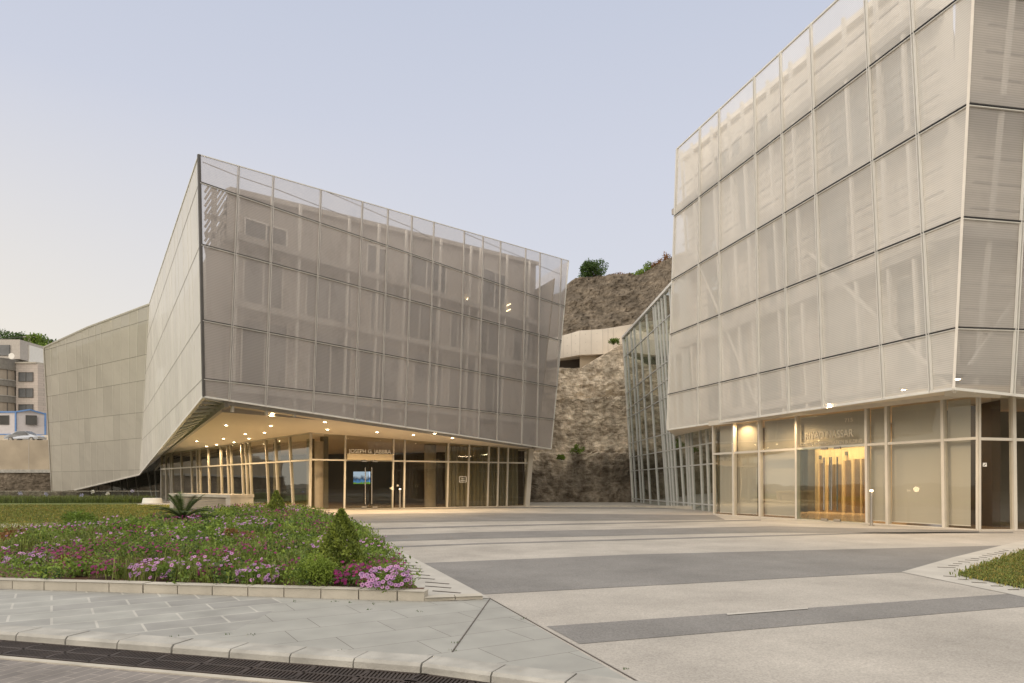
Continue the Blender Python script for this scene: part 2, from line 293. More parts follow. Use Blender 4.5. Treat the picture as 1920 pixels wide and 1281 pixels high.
# ---- planes seen from the camera
class Pl:
    def __init__(s,p,a,b):   # point, in-plane horizontal axis a, in-plane up axis b
        s.p=Vector(p); s.a=Vector(a).normalized(); b=Vector(b); s.b=(b-s.a*b.dot(s.a)).normalized(); s.n=s.a.cross(s.b)
        if s.n.dot(Vector((0,0,CH))-s.p)<0: s.n=-s.n
    def hit(s,u,v):
        d=Vector(((u-960)/FP,1,(HV-v)/FP)); o=Vector((0,0,CH)); k=(s.p-o).dot(s.n)/d.dot(s.n); return o+d*k
    def to2(s,q): q=q-s.p; return Vector((q.dot(s.a),q.dot(s.b)))
    def to3(s,q,off=0): return s.p+s.a*q[0]+s.b*q[1]+s.n*off
    def px(s,uv): return s.to2(s.hit(*uv))
    def off(s,d): return Pl(s.p-s.n*d,s.a,s.b)
def leanpl(p0,d,k):
    d=Vector((d[0],d[1],0)).normalized(); n=Vector((d.y,-d.x,0))
    if n.dot(-Vector(p0))<0: n=-n
    return Pl(p0,d,n*k+Vector((0,0,1)))
def lint(p,q,r,s):
    d1=q-p; d2=s-r; den=d1.x*d2.y-d1.y*d2.x
    t=((r.x-p.x)*d2.y-(r.y-p.y)*d2.x)/den; return p+d1*t
def area(pl): return .5*sum(pl[i].x*pl[(i+1)%len(pl)].y-pl[(i+1)%len(pl)].x*pl[i].y for i in range(len(pl)))
def clip(poly,outl):
    if area(outl)<0: outl=outl[::-1]
    res=poly
    for i in range(len(outl)):
        a=outl[i]; b=outl[(i+1)%len(outl)]; e=b-a
        side=lambda q:e.x*(q.y-a.y)-e.y*(q.x-a.x)
        new=[]
        for j in range(len(res)):
            p=res[j]; q=res[(j+1)%len(res)]; sp_,sq=side(p),side(q)
            if sp_>=0: new.append(p)
            if (sp_>=0)!=(sq>=0): new.append(p+(q-p)*(sp_/(sp_-sq)))
        res=new
        if len(res)<3: return []
    return res
def cliplin(p,q,outl):
    if area(outl)<0: outl=outl[::-1]
    d=q-p; t0,t1=-50.,50.
    for i in range(len(outl)):
        a=outl[i]; b=outl[(i+1)%len(outl)]; e=b-a
        f0=e.x*(p.y-a.y)-e.y*(p.x-a.x); fd=e.x*d.y-e.y*d.x
        if abs(fd)<1e-9:
            if f0<0: return None
            continue
        t=-f0/fd
        if fd>0: t0=max(t0,t)
        else: t1=min(t1,t)
    if t1-t0<1e-3: return None
    return p+d*t0,p+d*t1
def proj(q): return Vector((960+q.x/q.y*FP, HV-(q.z-CH)/q.y*FP))
def grid(pl,cols,rows,outline):
    """cols: ((u,v),(u,v)) lines left->right; rows likewise top->bottom, outline: pixel polygon. returns polys2d, col segs, row segs"""
    O=[pl.px(p) for p in outline]
    c=[(pl.px(a),pl.px(b)) for a,b in cols]; r=[(pl.px(a),pl.px(b)) for a,b in rows]
    big=[]
    polys=[]
    for i in range(len(c)-1):
        for j in range(len(r)-1):
            q=[lint(*c[i],*r[j]),lint(*c[i+1],*r[j]),lint(*c[i+1],*r[j+1]),lint(*c[i],*r[j+1])]
            q=clip(q,O) if True else q
            if len(q)>=3 and abs(area(q))>.02: polys.append(q)
    cs=[s for s in (cliplin(a,b,O) for a,b in c[1:-1]) if s]; rs=[s for s in (cliplin(a,b,O) for a,b in r[1:-1]) if s]
    return polys,cs,rs,O
def panels(root,lst,maxn,name):
    """lst: (plane, poly2d, material). the largest maxn as parts, the rest one stuff part"""
    def pa(e):
        q=[proj(e[0].to3(x)) for x in e[1]]; return -abs(area(q))
    lst=sorted(lst,key=pa)
    for pl,q,m in lst[:maxn]:
        MB().face([pl.to3(x) for x in q],0,random.uniform(-1,1)).build(name,m,root)
    rest=lst[maxn:]
    if rest:
        ms=[]; mb=MB()
        for pl,q,m in rest:
            if m not in ms: ms.append(m)
            mb.face([pl.to3(x) for x in q],ms.index(m),random.uniform(-1,1))
        o=mb.build(name,ms,root); o['kind']='stuff'
def segs(root,pl,ss,name,m,wd,dp,off,pair=0):
    for a,b in ss:
        mb=MB()
        if pair:
            t=(b-a).normalized(); t=Vector((t.y,-t.x))*pair
            for s in (-1,1): mb.bar(pl.to3(a+t*s,off),pl.to3(b+t*s,off),wd,dp,pl.n)
        else: mb.bar(pl.to3(a,off),pl.to3(b,off),wd,dp,pl.n)
        mb.build(name,m,root)

# ================================================================== SETTING: ground
def sheet(name,pts,m,z=None,label=None):
    mb=MB(); mb.face([(p[0],p[1],p[2] if z is None else z) for p in pts]); o=mb.build(name,m); o['kind']='structure'; return o
def up(poly):  # make the polygon face up
    a=sum(poly[i][0]*poly[(i+1)%len(poly)][1]-poly[(i+1)%len(poly)][0]*poly[i][1] for i in range(len(poly)))
    return poly if a>0 else poly[::-1]
sheet('ground',[(-1500,-1500,-.5),(1500,-1500,-.5),(1500,1500,-.5),(-1500,1500,-.5)],M['ground'])
g=lambda u,v,z=0.0:G(u,v,z)
# key lines on the ground
KA=g(0,1172); KB=g(830,1232); KC=g(1180,1276)               # outer kerb, back top edge
dk=(KB-KA).normalized()
KL=KA-dk*18; KR=KC+(KC-KB).normalized()*12
# road (lower)
sheet('road',up([(KL.x-4,-30,-.075),(40,-30,-.075),(40,3.0,-.075),(KR.x+.3,KR.y+.3,-.075),(KC.x,KC.y+.02,-.075),(KB.x,KB.y+.02,-.075),(KL.x,KL.y+.02,-.075)]),M['road'])
PB=g(918,1122)
# plaza slab: convex-ish polygon to the right of the line PB->KC
sheet('plaza',up([KC,PB,g(820,1072),g(740,1030),g(640,985),g(540,957),P(300,940,58)*1,Vector((-40,74,0)),Vector((70,74,0)),Vector((70,2,0)),Vector((KR.x,KR.y,0))]),M['plaza'],0.0)
# stripes (dark aggregate), running across the plaza
def stripe(pts,z=.004): sheet('plaza_stripe',up([g(*p) for p in pts]),M['stripe'],z)
stripe([(1025,1175),(1920,1112),(2600,1066),(2600,1089),(1920,1138),(1087,1208)])
stripe([(795,1056),(1190,1040),(1883,1023),(2100,1017),(2100,1040),(1697,1073),(1300,1094),(905,1115),(850,1088)])
stripe([(690,1005),(900,998),(1442,987),(1836,995.5),(1836,999),(1700,1001),(1442,998.5),(900,1010.5),(715,1016)])
stripe([(603,967),(700,963.5),(900,962),(1340,966),(1360,975),(900,978),(634,981)])
stripe([(655,992),(900,985.5),(1427,974.5),(1427,976.5),(900,988),(660,994.5)])
stripe([(725,1025),(900,1018.5),(1628,998.8),(1900,997.5),(1900,1000),(1628,1001),(900,1021),(730,1027.5)])
stripe([(575,955),(990,951),(1330,953),(1330,955),(990,953),(580,957)])
sheet('plaza_slab_marking',up([g(1362,1152),g(1515,1141),g(1515,1143.5),g(1364,1155)]),M['border'],.012)
# foreground stone paving between the two kerbs
GA=g(0,1104); GB=g(795,1128); GC=g(865,1127)
dg=(GB-GA).normalized(); GL=GA-dg*18
mid1=g(470,1118); mid2=g(400,1213)
sheet('stone_paving',up([KL,KA,g(400,1203),g(560,1121),GA,GL]),M['paving'],0.0)
sheet('stone_paving',up([g(400,1203),KB,KC,PB,GC,GB,g(560,1121)]),M['paving2'],0.0)
# line joints
mb=MB()
for a,b in (((918,1124),(848,1223)),((918,1122),(1200,1281))):
    p,q=g(*a),g(*b); mb.bar(p+Vector((0,0,.003)),q+Vector((0,0,.003)),.012,.006,(0,0,1))
o=mb.build('paving_joint',M['dark']); o['kind']='structure'
# outer kerb stones
def kerb(name,A,B,wd,top,bot,m,step,side):
    d=(B-A); n=int(d.length/step); d.normalize(); t=Vector((-d.y,d.x,0))*side; mb=MB()
    for i in range(n+1):
        a=A+d*(i*step+.008); b=A+d*min((i+1)*step-.008,(B-A).length)
        if (b-a).length<.02: continue
        j=random.uniform(-.007,.007); c=.025
        pr=[(0,bot),(0,top-c*.3),(c,top),(wd-c,top),(wd,top-c),(wd+.01,bot)]
        b0=len(mb.v)
        for e in (a,b):
            for x,z in pr: mb.v.append(tuple(e+t*(x+j)+Vector((0,0,z+j*.6))))
        k=len(pr)
        for q in range(k):
            r_=(q+1)%k; mb.f.append((b0+q,b0+r_,b0+k+r_,b0+k+q)); mb.m.append(0); mb.t.append(0)
        mb.f.append(tuple(b0+q for q in range(k))); mb.f.append(tuple(b0+k+q for q in range(k))[::-1]); mb.m+=[0,0]; mb.t+=[0,0]
    o=mb.build(name,m); o['kind']='structure'; return o
kerb('kerb',KL,KB,.30,.012,-.16,M['stone2'],.62,-1)
kerb('kerb',KB,KR,.30,.012,-.16,M['stone2'],.62,-1)
kerb('kerb',GL,GB,-.17,.13,-.05,M['stone'],.52,-1)
kerb('kerb',GB,g(905,1124),-.17,.05,-.05,M['stone'],.40,-1)
# drain channel with cast iron grating at the foot of the kerb
tk=Vector((dk.y,-dk.x,0))      # towards the road
def grate(A,B,w0,w1):
    d=(B-A).normalized(); t=Vector((d.y,-d.x,0)); n=int((B-A).length/.036); mb=MB(); z=-.068
    mb.bar(A+t*w0+Vector((0,0,z)),B+t*w0+Vector((0,0,z)),.03,.02,(0,0,1)); mb.bar(A+t*w1+Vector((0,0,z)),B+t*w1+Vector((0,0,z)),.03,.02,(0,0,1))
    mid=(w0+w1)/2; mb.bar(A+t*mid+Vector((0,0,z)),B+t*mid+Vector((0,0,z)),.03,.02,(0,0,1))
    for i in range(n):
        p=A+d*(i*.036); sk=d*.035
        mb.bar(p+t*(w0+.02)+Vector((0,0,z)),p+t*(mid-.02)+sk+Vector((0,0,z)),.017,.018,(0,0,1))
        mb.bar(p+t*(mid+.02)+Vector((0,0,z)),p+t*(w1-.02)+sk+Vector((0,0,z)),.017,.018,(0,0,1))
    for i in range(int((B-A).length/.5)):
        p=A+d*(i*.5); mb.bar(p+t*w0+Vector((0,0,z)),p+t*w1+Vector((0,0,z)),.03,.02,(0,0,1))
    return mb
E=KB+(KC-KB)*1.4
gr=thing('drain_grate','long rust brown cast iron drain grating at the foot of the stone kerb','drain grate',tuple(KA+Vector((0,0,-.075))))
k0=KB+tk*.0
grate(KA-dk*1.5,KB,.34,.76).build('grating',M['iron'],gr)
grate(KB,E,.34,.76).build('grating',M['iron'],gr)
mb=MB()
for A,B in ((KA-dk*1.5,KB),(KB,E)):
    d=(B-A).normalized(); t=Vector((d.y,-d.x,0))
    mb.face([A+t*.32+Vector((0,0,-.073)),B+t*.32+Vector((0,0,-.073)),B+t*.78+Vector((0,0,-.073)),A+t*.78+Vector((0,0,-.073))][::-1])
mb.build('channel',M['dark'],gr)
mb=MB()
for A,B in ((KL,KB),(KB,E)):
    d=(B-A).normalized(); t=Vector((d.y,-d.x,0))
    mb.bar(A+t*.82+Vector((0,0,-.074)),B+t*.82+Vector((0,0,-.074)),.07,.02,(0,0,1)); mb.bar(A+t*.315+Vector((0,0,-.075)),B+t*.315+Vector((0,0,-.075)),.03,.02,(0,0,1))
o=mb.build('drain_border',M['stone']); o['kind']='structure'
# slotted pale border between bed and plaza, and at the right lawn
def slots(pairs,n,m=M['iron']):
    mb=MB()
    for i in range(n):
        t=(i+.5)/n
        a=pairs[0][0].lerp(pairs[0][1],t); b=pairs[1][0].lerp(pairs[1][1],t); j=random.uniform(.16,.30); e=random.uniform(.55,.8)
        mb.bar(a.lerp(b,j)+Vector((0,0,.010)),a.lerp(b,e)+Vector((0,0,.010)),.030,.006,(0,0,1))
    return mb
bl=[g(560,958),g(640,992),g(700,1024),g(735,1055),g(792,1112)]
br_=[g(612,963),g(668,991),g(740,1028),g(820,1070),g(918,1122)]
sheet('border_path',up(bl+[g(795,1126),g(865,1127)]+br_[::-1]),M['border'],.006)
o=slots([(bl[2],bl[4]),(br_[2],br_[4])],16).build('border_slots',M['dark']); o['kind']='structure'
rb=[g(1690,1073),g(1900,1020),g(2100,985)]
sheet('border_path',up([g(1690,1073),g(1785,1046),g(1900,1018),g(2060,990),g(2110,996),g(1920,1032),g(1798,1077),g(1920,1103),g(2100,1142),g(2100,1158),g(1920,1120)]),M['border'],.006)
o=slots([(g(1740,1066),g(1880,1030)),(g(1800,1068),g(1905,1034))],12).build('border_slots',M['dark']); o['kind']='structure'
o=slots([(g(1740,1077),g(2080,1150)),(g(1800,1082),g(2080,1140))],9).build('border_slots',M['dark']); o['kind']='structure'
lawnR=up([g(1800,1077,.03),g(1920,1034,.03),g(2100,996,.03),g(2300,1010,.03),g(2300,1180,.03),g(2090,1138,.03),g(1920,1101,.03)])
sheet('lawn',lawnR,M['grassm'])
# garden side (left)
gardenout=[GL+Vector((0,.17,0)),GA+Vector((0,.17,0)),g(792,1112),g(735,1055),g(700,1024),g(640,992),g(560,958),Vector((-19.5,46.5,0)),Vector((-30,57.6,0)),Vector((-60,62,0)),Vector((-90,62,0)),Vector((-60,12,0))]
sheet('garden_ground',up([Vector((p.x,p.y,.010)) for p in gardenout]),M['soil'])
def lawnpoly(pts,z): return up([g(u,v,z) for u,v in pts])
lawnL=lawnpoly([(-700,1050),(-200,1030),(0,1013),(120,1005),(250,1000),(300,990),(290,966),(430,960),(445,953),(330,945),(150,941),(0,940),(-500,940)],.03)
sheet('lawn',lawnL,M['grassm'])
sheet('garden_path',lawnpoly([(-400,992),(0,990),(118,985),(110,980),(0,982),(-400,984)],.05),M['border'])
sheet('garden_path',lawnpoly([(255,945),(300,942),(440,948),(440,957),(300,952)],.05),M['border'])

# ================================================================== CLIFF and left terrain
def surf(name,xs,prof,m,amp,origin,seed=0,kind='structure',freq=.35):
    """prof(x)->list of (y,z) rows"""
    vs=[];fs=[]; rows=None
    for i,x in enumerate(xs):
        pr=prof(x); rows=len(pr)
        for y,z in pr:
            n=noise.multi_fractal(Vector((x*freq,z*freq*1.3+seed,y*.1)),.9,2.1,6)*amp
            n2=(noise.noise(Vector((x*2.2,z*2.2,seed)))+.5*noise.noise(Vector((x*5,z*5,seed))))*amp*.3
            vs.append((x+n2*.5,y-n-n2,z+n2*.4))
    for i in range(len(xs)-1):
        for j in range(rows-1):
            a=i*rows+j; fs.append((a,a+rows,a+rows+1,a+1))
    mb=MB(); mb.v=vs; mb.f=fs; mb.m=[0]*len(fs); mb.t=[0.]*len(fs); o=mb.build(name,m,origin=origin,smooth=False)
    if kind: o['kind']=kind
    return o
def lowprof(x):
    # quarry face below the concrete wall. top height rises to the right
    top=11.4+max(0,(x-6))*.62; top=min(top,15.5)
    out=[]
    n=110
    for i in range(n+1):
        z=-.6+(top+.6)*i/n
        y=55.5+z*.16+(.9 if z>8.3+.06*x else 0)+(.5 if z>4 else 0)
        out.append((y,z))
    out.append((64,top+.6)); out.append((70,top+1))
    return out
surf('cliff_face',np.linspace(-8,34,420),lowprof,M['rock'],.38,(5,56,0),3)
def upprof(x):
    # skyline heights from the photo
    ks=[(-40,22),(0,22.0),(5.5,23.0),(6.35,24.1),(7.1,24.6),(8.6,24.8),(11.1,25.2),(14.2,25.1),(15.7,25.8),(17,26.6),(18.6,27.5),(24,30),(60,36)]
    for i in range(len(ks)-1):
        if ks[i][0]<=x<=ks[i+1][0]:
            f=(x-ks[i][0])/(ks[i+1][0]-ks[i][0]); top=ks[i][1]*(1-f)+ks[i+1][1]*f
    out=[]
    for i in range(61):
        f=i/60; out.append((70+8*f**1.3,15+(top-15)*f))
    out+= [(86,top+.2),(100,top+.2),(170,top-8)]
    return out
surf('upper_hillside',np.linspace(-38,58,420),upprof,M['rockU'],.8,(10,74,15),9,freq=.28)
# concrete retaining wall across the quarry
cw=thing('retaining_wall','pale board marked concrete wall set across the quarry cliff','retaining wall',(8,64,12))
mb=MB()
Yw=63.5
p=[P(1020,688,Yw),P(1056,677,Yw-1.0),P(1087,667,Yw-1.6),P(1130,664,Yw-1.2),P(1132,660,Yw-1.2),P(1150,640,Yw-.5),P(1290,640,Yw+6)]
topv=[P(1020,637,Yw),P(1056,629,Yw-1.0),P(1087,620,Yw-1.6),P(1130,617,Yw-1.2),P(1150,614,Yw-.5),P(1290,590,Yw+6)]
bq=[P(1020,677,Yw),P(1056,671,Yw-1.0),P(1087,665.5,Yw-1.6),P(1130,664,Yw-1.2),P(1150,662,Yw-.5),P(1290,650,Yw+6)]
topv=[topv[0]+Vector((-20,3,.5))]+topv; bq=[bq[0]+Vector((-20,3,-.5))]+bq
bk=Vector((.3,5,0))
for i in range(len(topv)-1):
    mb.face([bq[i],bq[i+1],topv[i+1],topv[i]]); mb.face([topv[i],topv[i+1],topv[i+1]+bk,topv[i]+bk]); mb.face([bq[i]+bk,bq[i+1]+bk,bq[i+1],bq[i]])
mb.build('wall_face',M['conc'],cw)
mb=MB()
for u in range(1056,1200,26):
    for k in range(3):
        q=P(u+8,632+k*12-(u-1056)*.12,Yw-2.2); 
# tie holes
for i in range(1,len(topv)-1):
    a,b,c,d=bq[i],bq[i+1],topv[i+1],topv[i]; nr=(b-a).cross(d-a).normalized(); nr=-nr if nr.y>0 else nr
    L_=(b-a).length; nn=max(1,int(L_/.75))
    for x in range(nn):
        for y in range(3):
            q=a.lerp(b,(x+.5)/nn).lerp(d.lerp(c,(x+.5)/nn),(y+.5)/3); t=(b-a).normalized()*.035; uu=Vector((0,0,.035))
            mb.face([q-t-uu+nr*.012,q+t-uu+nr*.012,q+t+uu+nr*.012,q-t+uu+nr*.012])
mb.build('tie_holes',M['slab'],cw)['kind']='stuff'
mb=MB()
for i in range(1,len(topv)-1):
    a,b,c,d=bq[i],bq[i+1],topv[i+1],topv[i]; nr=(b-a).cross(d-a).normalized(); nr=-nr if nr.y>0 else nr
    for f in (0.0,.5):
        mb.bar(a.lerp(b,f)+nr*.005,d.lerp(c,f)+nr*.005,.03,.015,nr)
mb.build('joint',M['slab'],cw)
# lower concrete return + dark opening
mb=MB(); a=P(1087,668,Yw-1.0); b=P(1131,664,Yw-.6)
mb.face([P(1087,700,Yw-1),P(1131,700,Yw-.6),b,a]); mb.build('pier',M['concd'],cw)
mb=MB(); mb.face([P(1000,705,Yw+.5),P(1090,705,Yw+.5),P(1090,660,Yw+.5),P(1000,668,Yw+.5)]); mb.build('recess',M['dark'],cw)
# left background: road terrace on a retaining wall, rock beneath it
tl=MB(); tl.face([(-140,88.2,7.0),(-40,88.2,7.0),(-40,92.5,7.0),(-140,92.5,7.0)]); tl.face([(-140,92.5,7.0),(-40,92.5,7.0),(-40,94,8.2),(-140,94,8.2)]); tl.face([(-140,94,8.2),(-40,94,8.2),(-40,135,10),(-140,135,10)])
tl.build('terrace_road',M['concd'],origin=(-60,90,7))['kind']='structure'
rw=thing('retaining_wall','long stained concrete retaining wall under the blue cabin','retaining wall',(-62,88,3))
mb=MB(); mb.box((-90,88,5.15),(100,.5,3.9)); mb.build('wall_face',M['concd'],rw)
mb=MB()
for i in range(24): mb.box((-140+i*4.1,87.742,5.15),(.05,.02,3.88))
mb.build('joint',M['slab'],rw); MB().box((-90,87.85,3.1),(100,1.0,.4)).build('footing',M['stone2'],rw)
surf('rock_bank',np.linspace(-140,-38,200),lambda x:[(87.6+z*.1,z) for z in np.linspace(-.6,3.2,14)],M['rockU'],.35,(-60,86,0),5)
def hillprof(x):
    b=[(135,9.5)]
    h=26+5*noise.noise(Vector((x*.03,1,0))); 
    return [(112,10),(125,14),(140,19),(155,h*.8),(175,h),(210,h+3),(260,h-6)]
surf('hillside',np.linspace(-180,-40,120),hillprof,simple('hill_scrub',(.16,.14,.08),.95,0,.4,.2,.4,2),1.2,(-90,140,10),11,freq=.1)
# distant hills behind the camera (what the glass reflects)
def ring(name,r0,h,a0,a1,m,seed):
    vs=[];fs=[];n=120
    for i in range(n+1):
        a=a0+(a1-a0)*i/n; hh=h*(.55+.45*noise.multi_fractal(Vector((a*2.5,seed,0)),.8,2,4))
        for k,(rr,z) in enumerate(((r0,-1),(r0*1.15,hh*.6),(r0*1.3,hh),(r0*1.6,hh*.8),(r0*2,-1))): vs.append((math.cos(a)*rr,math.sin(a)*rr,z))
    for i in range(n):
        for k in range(4): a=i*5+k; fs.append((a,a+1,a+6,a+5))
    mb=MB(); mb.v=vs; mb.f=fs; mb.m=[0]*len(fs); mb.t=[0.]*len(fs); mb.build(name,m)['kind']='structure'
ring('hills',180,42,R(172),R(395),simple('far_hill',(.11,.10,.07),.95,0,.4,.03,0),2)

# ================================================================== LEFT BUILDING (screened volume)
dF=Vector((1080,1280,0)).normalized(); kF=.055
plF=leanpl((-12.4,27.4,4.97),dF,kF)
LB=thing('faceted_building','angular two storey building wrapped in grey metal mesh over a glowing glass ground floor','building',(-6,42,0))
Ftl,Ftr,Fbr,Fbl=(373,290),(1066,489),(1033,842),(382,744)
outF=[Ftl,Ftr,Fbr,Fbl]
colF=[((355,290),(362,744))]+[((a,b),(c,d)) for a,b,c,d in ((447,312,429,752),(512,330,497,762),(601,354,586,774),(679,377,664,786),(727,390,714,794),(772,403,759,800),(813,414,801,807),(870,433,860,816),(905,443,896,822),(938,452,931,827),(985,467,977,835),(1012,475,1006,840),(1052,486,1040,842))]+[((1100,486),(1090,842))]
rowF=[((373,200),(1066,400)),((374,341),(1057,574)),((374,457),(1011,628)),((377,599),(640,649)),((378,709),(1007,782.5)),((383,830),(1007,900))]
polyF,cF,rF,OF=grid(plF,colF,rowF,outF)
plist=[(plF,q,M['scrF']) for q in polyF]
segs(LB,plF,cF,'mullion',M['fine'],.018,.06,.04,.030)
segs(LB,plF,rF,'rail',M['alud'],.03,.05,.03)
for a,b in rF: MB().bar(plF.to3(a-Vector((0,.045)),.03),plF.to3(b-Vector((0,.045)),.03),.02,.06,plF.n).build('rail',M['alu'],LB)
# S face
c_top=plF.hit(*Ftl); c_bot=plF.hit(*Fbl); dS=Vector((-775,1280,0)).normalized()
plS=Pl(c_bot,dS,c_top-c_bot)
Sft,Sfb=(280,570),(262,890)
outS=[Ftl,Sft,Sfb,Fbl]
s3=[plS.hit(*p) for p in outS]
# columns on S at regular true spacing
OS=[plS.px(p) for p in outS]
smax=max(q.x for q in OS)
xs=[-1.0]; 
i=0
while xs[-1]<smax+2: xs.append(xs[-1]+(1.5,2.1,1.2,1.9,2.4)[i%5]); i+=1
zs=[plF.hit(*p[0]).z for p in rowF[1:5]]
def yb(z): return (z-plS.p.z)/plS.b.z
rowz=[22]+[zs[0]+2.6]+zs+[2.76,-1]
polyS=[];csS=[];rsS=[]
for i in range(len(xs)-1):
    for j in range(len(rowz)-1):
        q=clip([Vector((xs[i],yb(rowz[j]))),Vector((xs[i+1],yb(rowz[j]))),Vector((xs[i+1],yb(rowz[j+1]))),Vector((xs[i],yb(rowz[j+1])))],OS)
        if len(q)>2 and abs(area(q))>.03: polyS.append(q)
for x in xs[1:-1]:
    s=cliplin(Vector((x,0)),Vector((x,1)),OS)
    if s: csS.append(s)
for z in rowz[1:-1]:
    s=cliplin(Vector((0,yb(z))),Vector((1,yb(z))),OS)
    if s: rsS.append(s)
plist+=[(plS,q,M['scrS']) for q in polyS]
segs(LB,plS,csS,'mullion',M['pale'],.035,.008,.006)
segs(LB,plS,rsS,'rail',M['joint'],.035,.008,.008)
# L2 face
f_top=plS.hit(*Sft); f_bot=plS.hit(*Sfb); dL=Vector((-1840,1280,0)).normalized()
plL=Pl(f_bot,dL,f_top-f_bot)
outL=[Sft,(165,613),(82,651),(97,922),(140,919),Sfb]
ut=[95,108,124,142,153.5,166,179,190,211,226,242,257,274]; ub=[100,115,133,149,160,171,182,197,213,227,240,252,262]
colL=[((60,650),(70,885))]+[((a,650),(b,885)) for a,b in zip(ut,ub)]+[((300,650),(290,885))]
rowL=[((277,540),(90,600)),((277,600),(90,655)),((273,665),(86,706)),((270,713),(87,744)),((267,773),(88,793)),((263,821.6),(90,836.7)),((262,881),(95,885)),((262,990),(95,985))]
polyL,cL,rL,OL=grid(plL,colL,rowL,outL)
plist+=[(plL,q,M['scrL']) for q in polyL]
segs(LB,plL,cL,'mullion',M['pale'],.06,.008,.006)
segs(LB,plL,rL,'rail',M['joint'],.04,.008,.008)
panels(LB,plist,100,'screen_panel')
# edge trims
mb=MB(); mb.bar(c_top,c_bot,.10,.10,plF.n); mb.build('corner_trim',M['alud'],LB)
mb=MB(); F3=[plF.hit(*p) for p in outF]
mb.bar(F3[0],F3[1],.035,.05,plF.n)
mb.bar(F3[2],F3[3],.07,.10,plF.n)
mb.bar(F3[1],F3[2],.05,.08,plF.n); mb.build('edge_trim',M['alu'],LB)
L3=[plL.hit(*p) for p in outL]
mb=MB(); mb.bar(L3[0],L3[1],.12,.10,plL.n); mb.bar(L3[1],L3[2],.12,.1,plL.n); mb.bar(L3[4],L3[5],.10,.14,plL.n); mb.bar(L3[2],L3[3],.1,.1,plL.n)
mb.bar(f_bot,c_bot,.10,.12,plS.n); mb.bar(f_top,c_top,.06,.06,plS.n); mb.build('edge_trim',M['alu'],LB)
# stay cable behind the parapet screen
mb=MB(); pin=plF.off(.5)
for seq in (((380,304),(447,331),(513,353),(600,387),(672,415)),((602,355),(679,388),(727,409),(772,427),(815,452),(840,470)),((870,437),(905,452),(938,466),(985,485),(1010,498),(1052,515))):
    mb.tube([pin.hit(*p) for p in seq],.018,5)
mb.build('cable',M['alud'],LB)
# inner building behind the screen: wall, windows, slabs, posts
def inner(root,pl,off,topline,botz,x0,x1,m,wm,nf,postx,pm,zsl,name='inner_wall',wins=True):
    pi=pl.off(off); a=pi.px(topline[0]); b=pi.px(topline[1])
    lo=lambda x:(botz-pi.p.z)/pi.b.z
    f=lambda x:a.y+(b.y-a.y)*(x-a.x)/(b.x-a.x)
    MB().face([pi.to3((x0,lo(0))),pi.to3((x1,lo(0))),pi.to3((x1,f(x1))),pi.to3((x0,f(x0)))]).build(name,m,root)
    MB().bar(pi.to3((x0,f(x0)),.06),pi.to3((x1,f(x1)),.06),.22,.4,pi.n).build('parapet',m,root)
    y=lambda z:(z-pi.p.z)/pi.b.z
    for z in zsl:
        MB().bar(pi.to3((x0,y(z)),.45),pi.to3((x1,y(z)),.45),.28,.9,pi.n).build('walkway',M['slab'],root)
    for k,xp in enumerate(postx):
        MB().bar(pi.to3((xp,lo(0)),.75),pi.to3((xp,f(xp)-.1),.75),.11,.11,pi.n).build('post',pm,root)
    if wins:
        for i,z in enumerate(zsl):
            z1=(zsl[i+1] if i+1<len(zsl) else None)
            x=x0+.8
            while x<x1-2:
                wd=random.uniform(1.2,3.0); tp=(y(z1)-.4) if z1 else min(f(x),f(x+wd))-1.0
                if tp>y(z)+1 and random.random()<.85:
                    o=MB().face([pi.to3((x,y(z)+.35),.02),pi.to3((x+wd,y(z)+.35),.02),pi.to3((x+wd,tp),.02),pi.to3((x,tp),.02)]).build('window',wm,root)
                    fr=MB()
                    for aa,bb in (((x,y(z)+.35),(x,tp)),((x+wd,y(z)+.35),(x+wd,tp)),((x,tp),(x+wd,tp)),((x+wd/2,y(z)+.35),(x+wd/2,tp))): fr.bar(pi.to3(aa,.05),pi.to3(bb,.05),.06,.06,pi.n)
                    fr.build('frame',pm,o) if False else fr.build('window_frame',pm,root)
                x+=wd+random.uniform(.5,1.6)
    return pi,f
xr=[q.x for q in OF]
XI=plF.off(1.5).px((424,450)).x
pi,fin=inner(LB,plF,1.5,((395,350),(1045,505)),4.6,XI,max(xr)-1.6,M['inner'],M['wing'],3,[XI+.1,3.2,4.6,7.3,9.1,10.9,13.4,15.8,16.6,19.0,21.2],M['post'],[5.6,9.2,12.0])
slo=[pi.px(p) for p in ((384,348),(424,360),(421,472),(384,470))]; mb=MB(); k=-6.
while k<8:
    a=slo[0]+Vector((0,k)); sg_=cliplin(a,a+Vector((1,1.9)),slo)
    hole=3.2<k<3.75
    if sg_ and not hole: mb.bar(pi.to3(sg_[0]),pi.to3(sg_[1]),.085,.03,pi.n)
    k+=.30
for p_,q_ in (((384,405),(423,413)),((384,440),(423,446)),((402,350),(400,470)),((384,470),(421,472))): mb.bar(pi.hit(*p_),pi.hit(*q_),.22,.04,pi.n)
mb.build('slatted_panel',M['inner'],LB)
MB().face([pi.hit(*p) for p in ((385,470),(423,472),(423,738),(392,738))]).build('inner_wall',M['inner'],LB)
# slab of the volume's roof and floor so no light leaks through
A=pi.to3((.8,0)); B=pi.to3((max(xr)-1.6,0))
back=Vector((-20,62,0)); 
q=[pi.to3((XI,fin(XI))),pi.to3((max(xr)-1.6,fin(max(xr)-1.6)))]
f2=f_top+Vector((2.5,1.5,-1.2)); l2=L3[2]+Vector((1,3,-.8))
MB().face([q[0]-Vector((0,0,.15)),q[1]-Vector((0,0,.15)),Vector((2,60,14.2)),Vector((-30,80,14)),l2,f2][::1]).build('roof',M['slab'],LB)
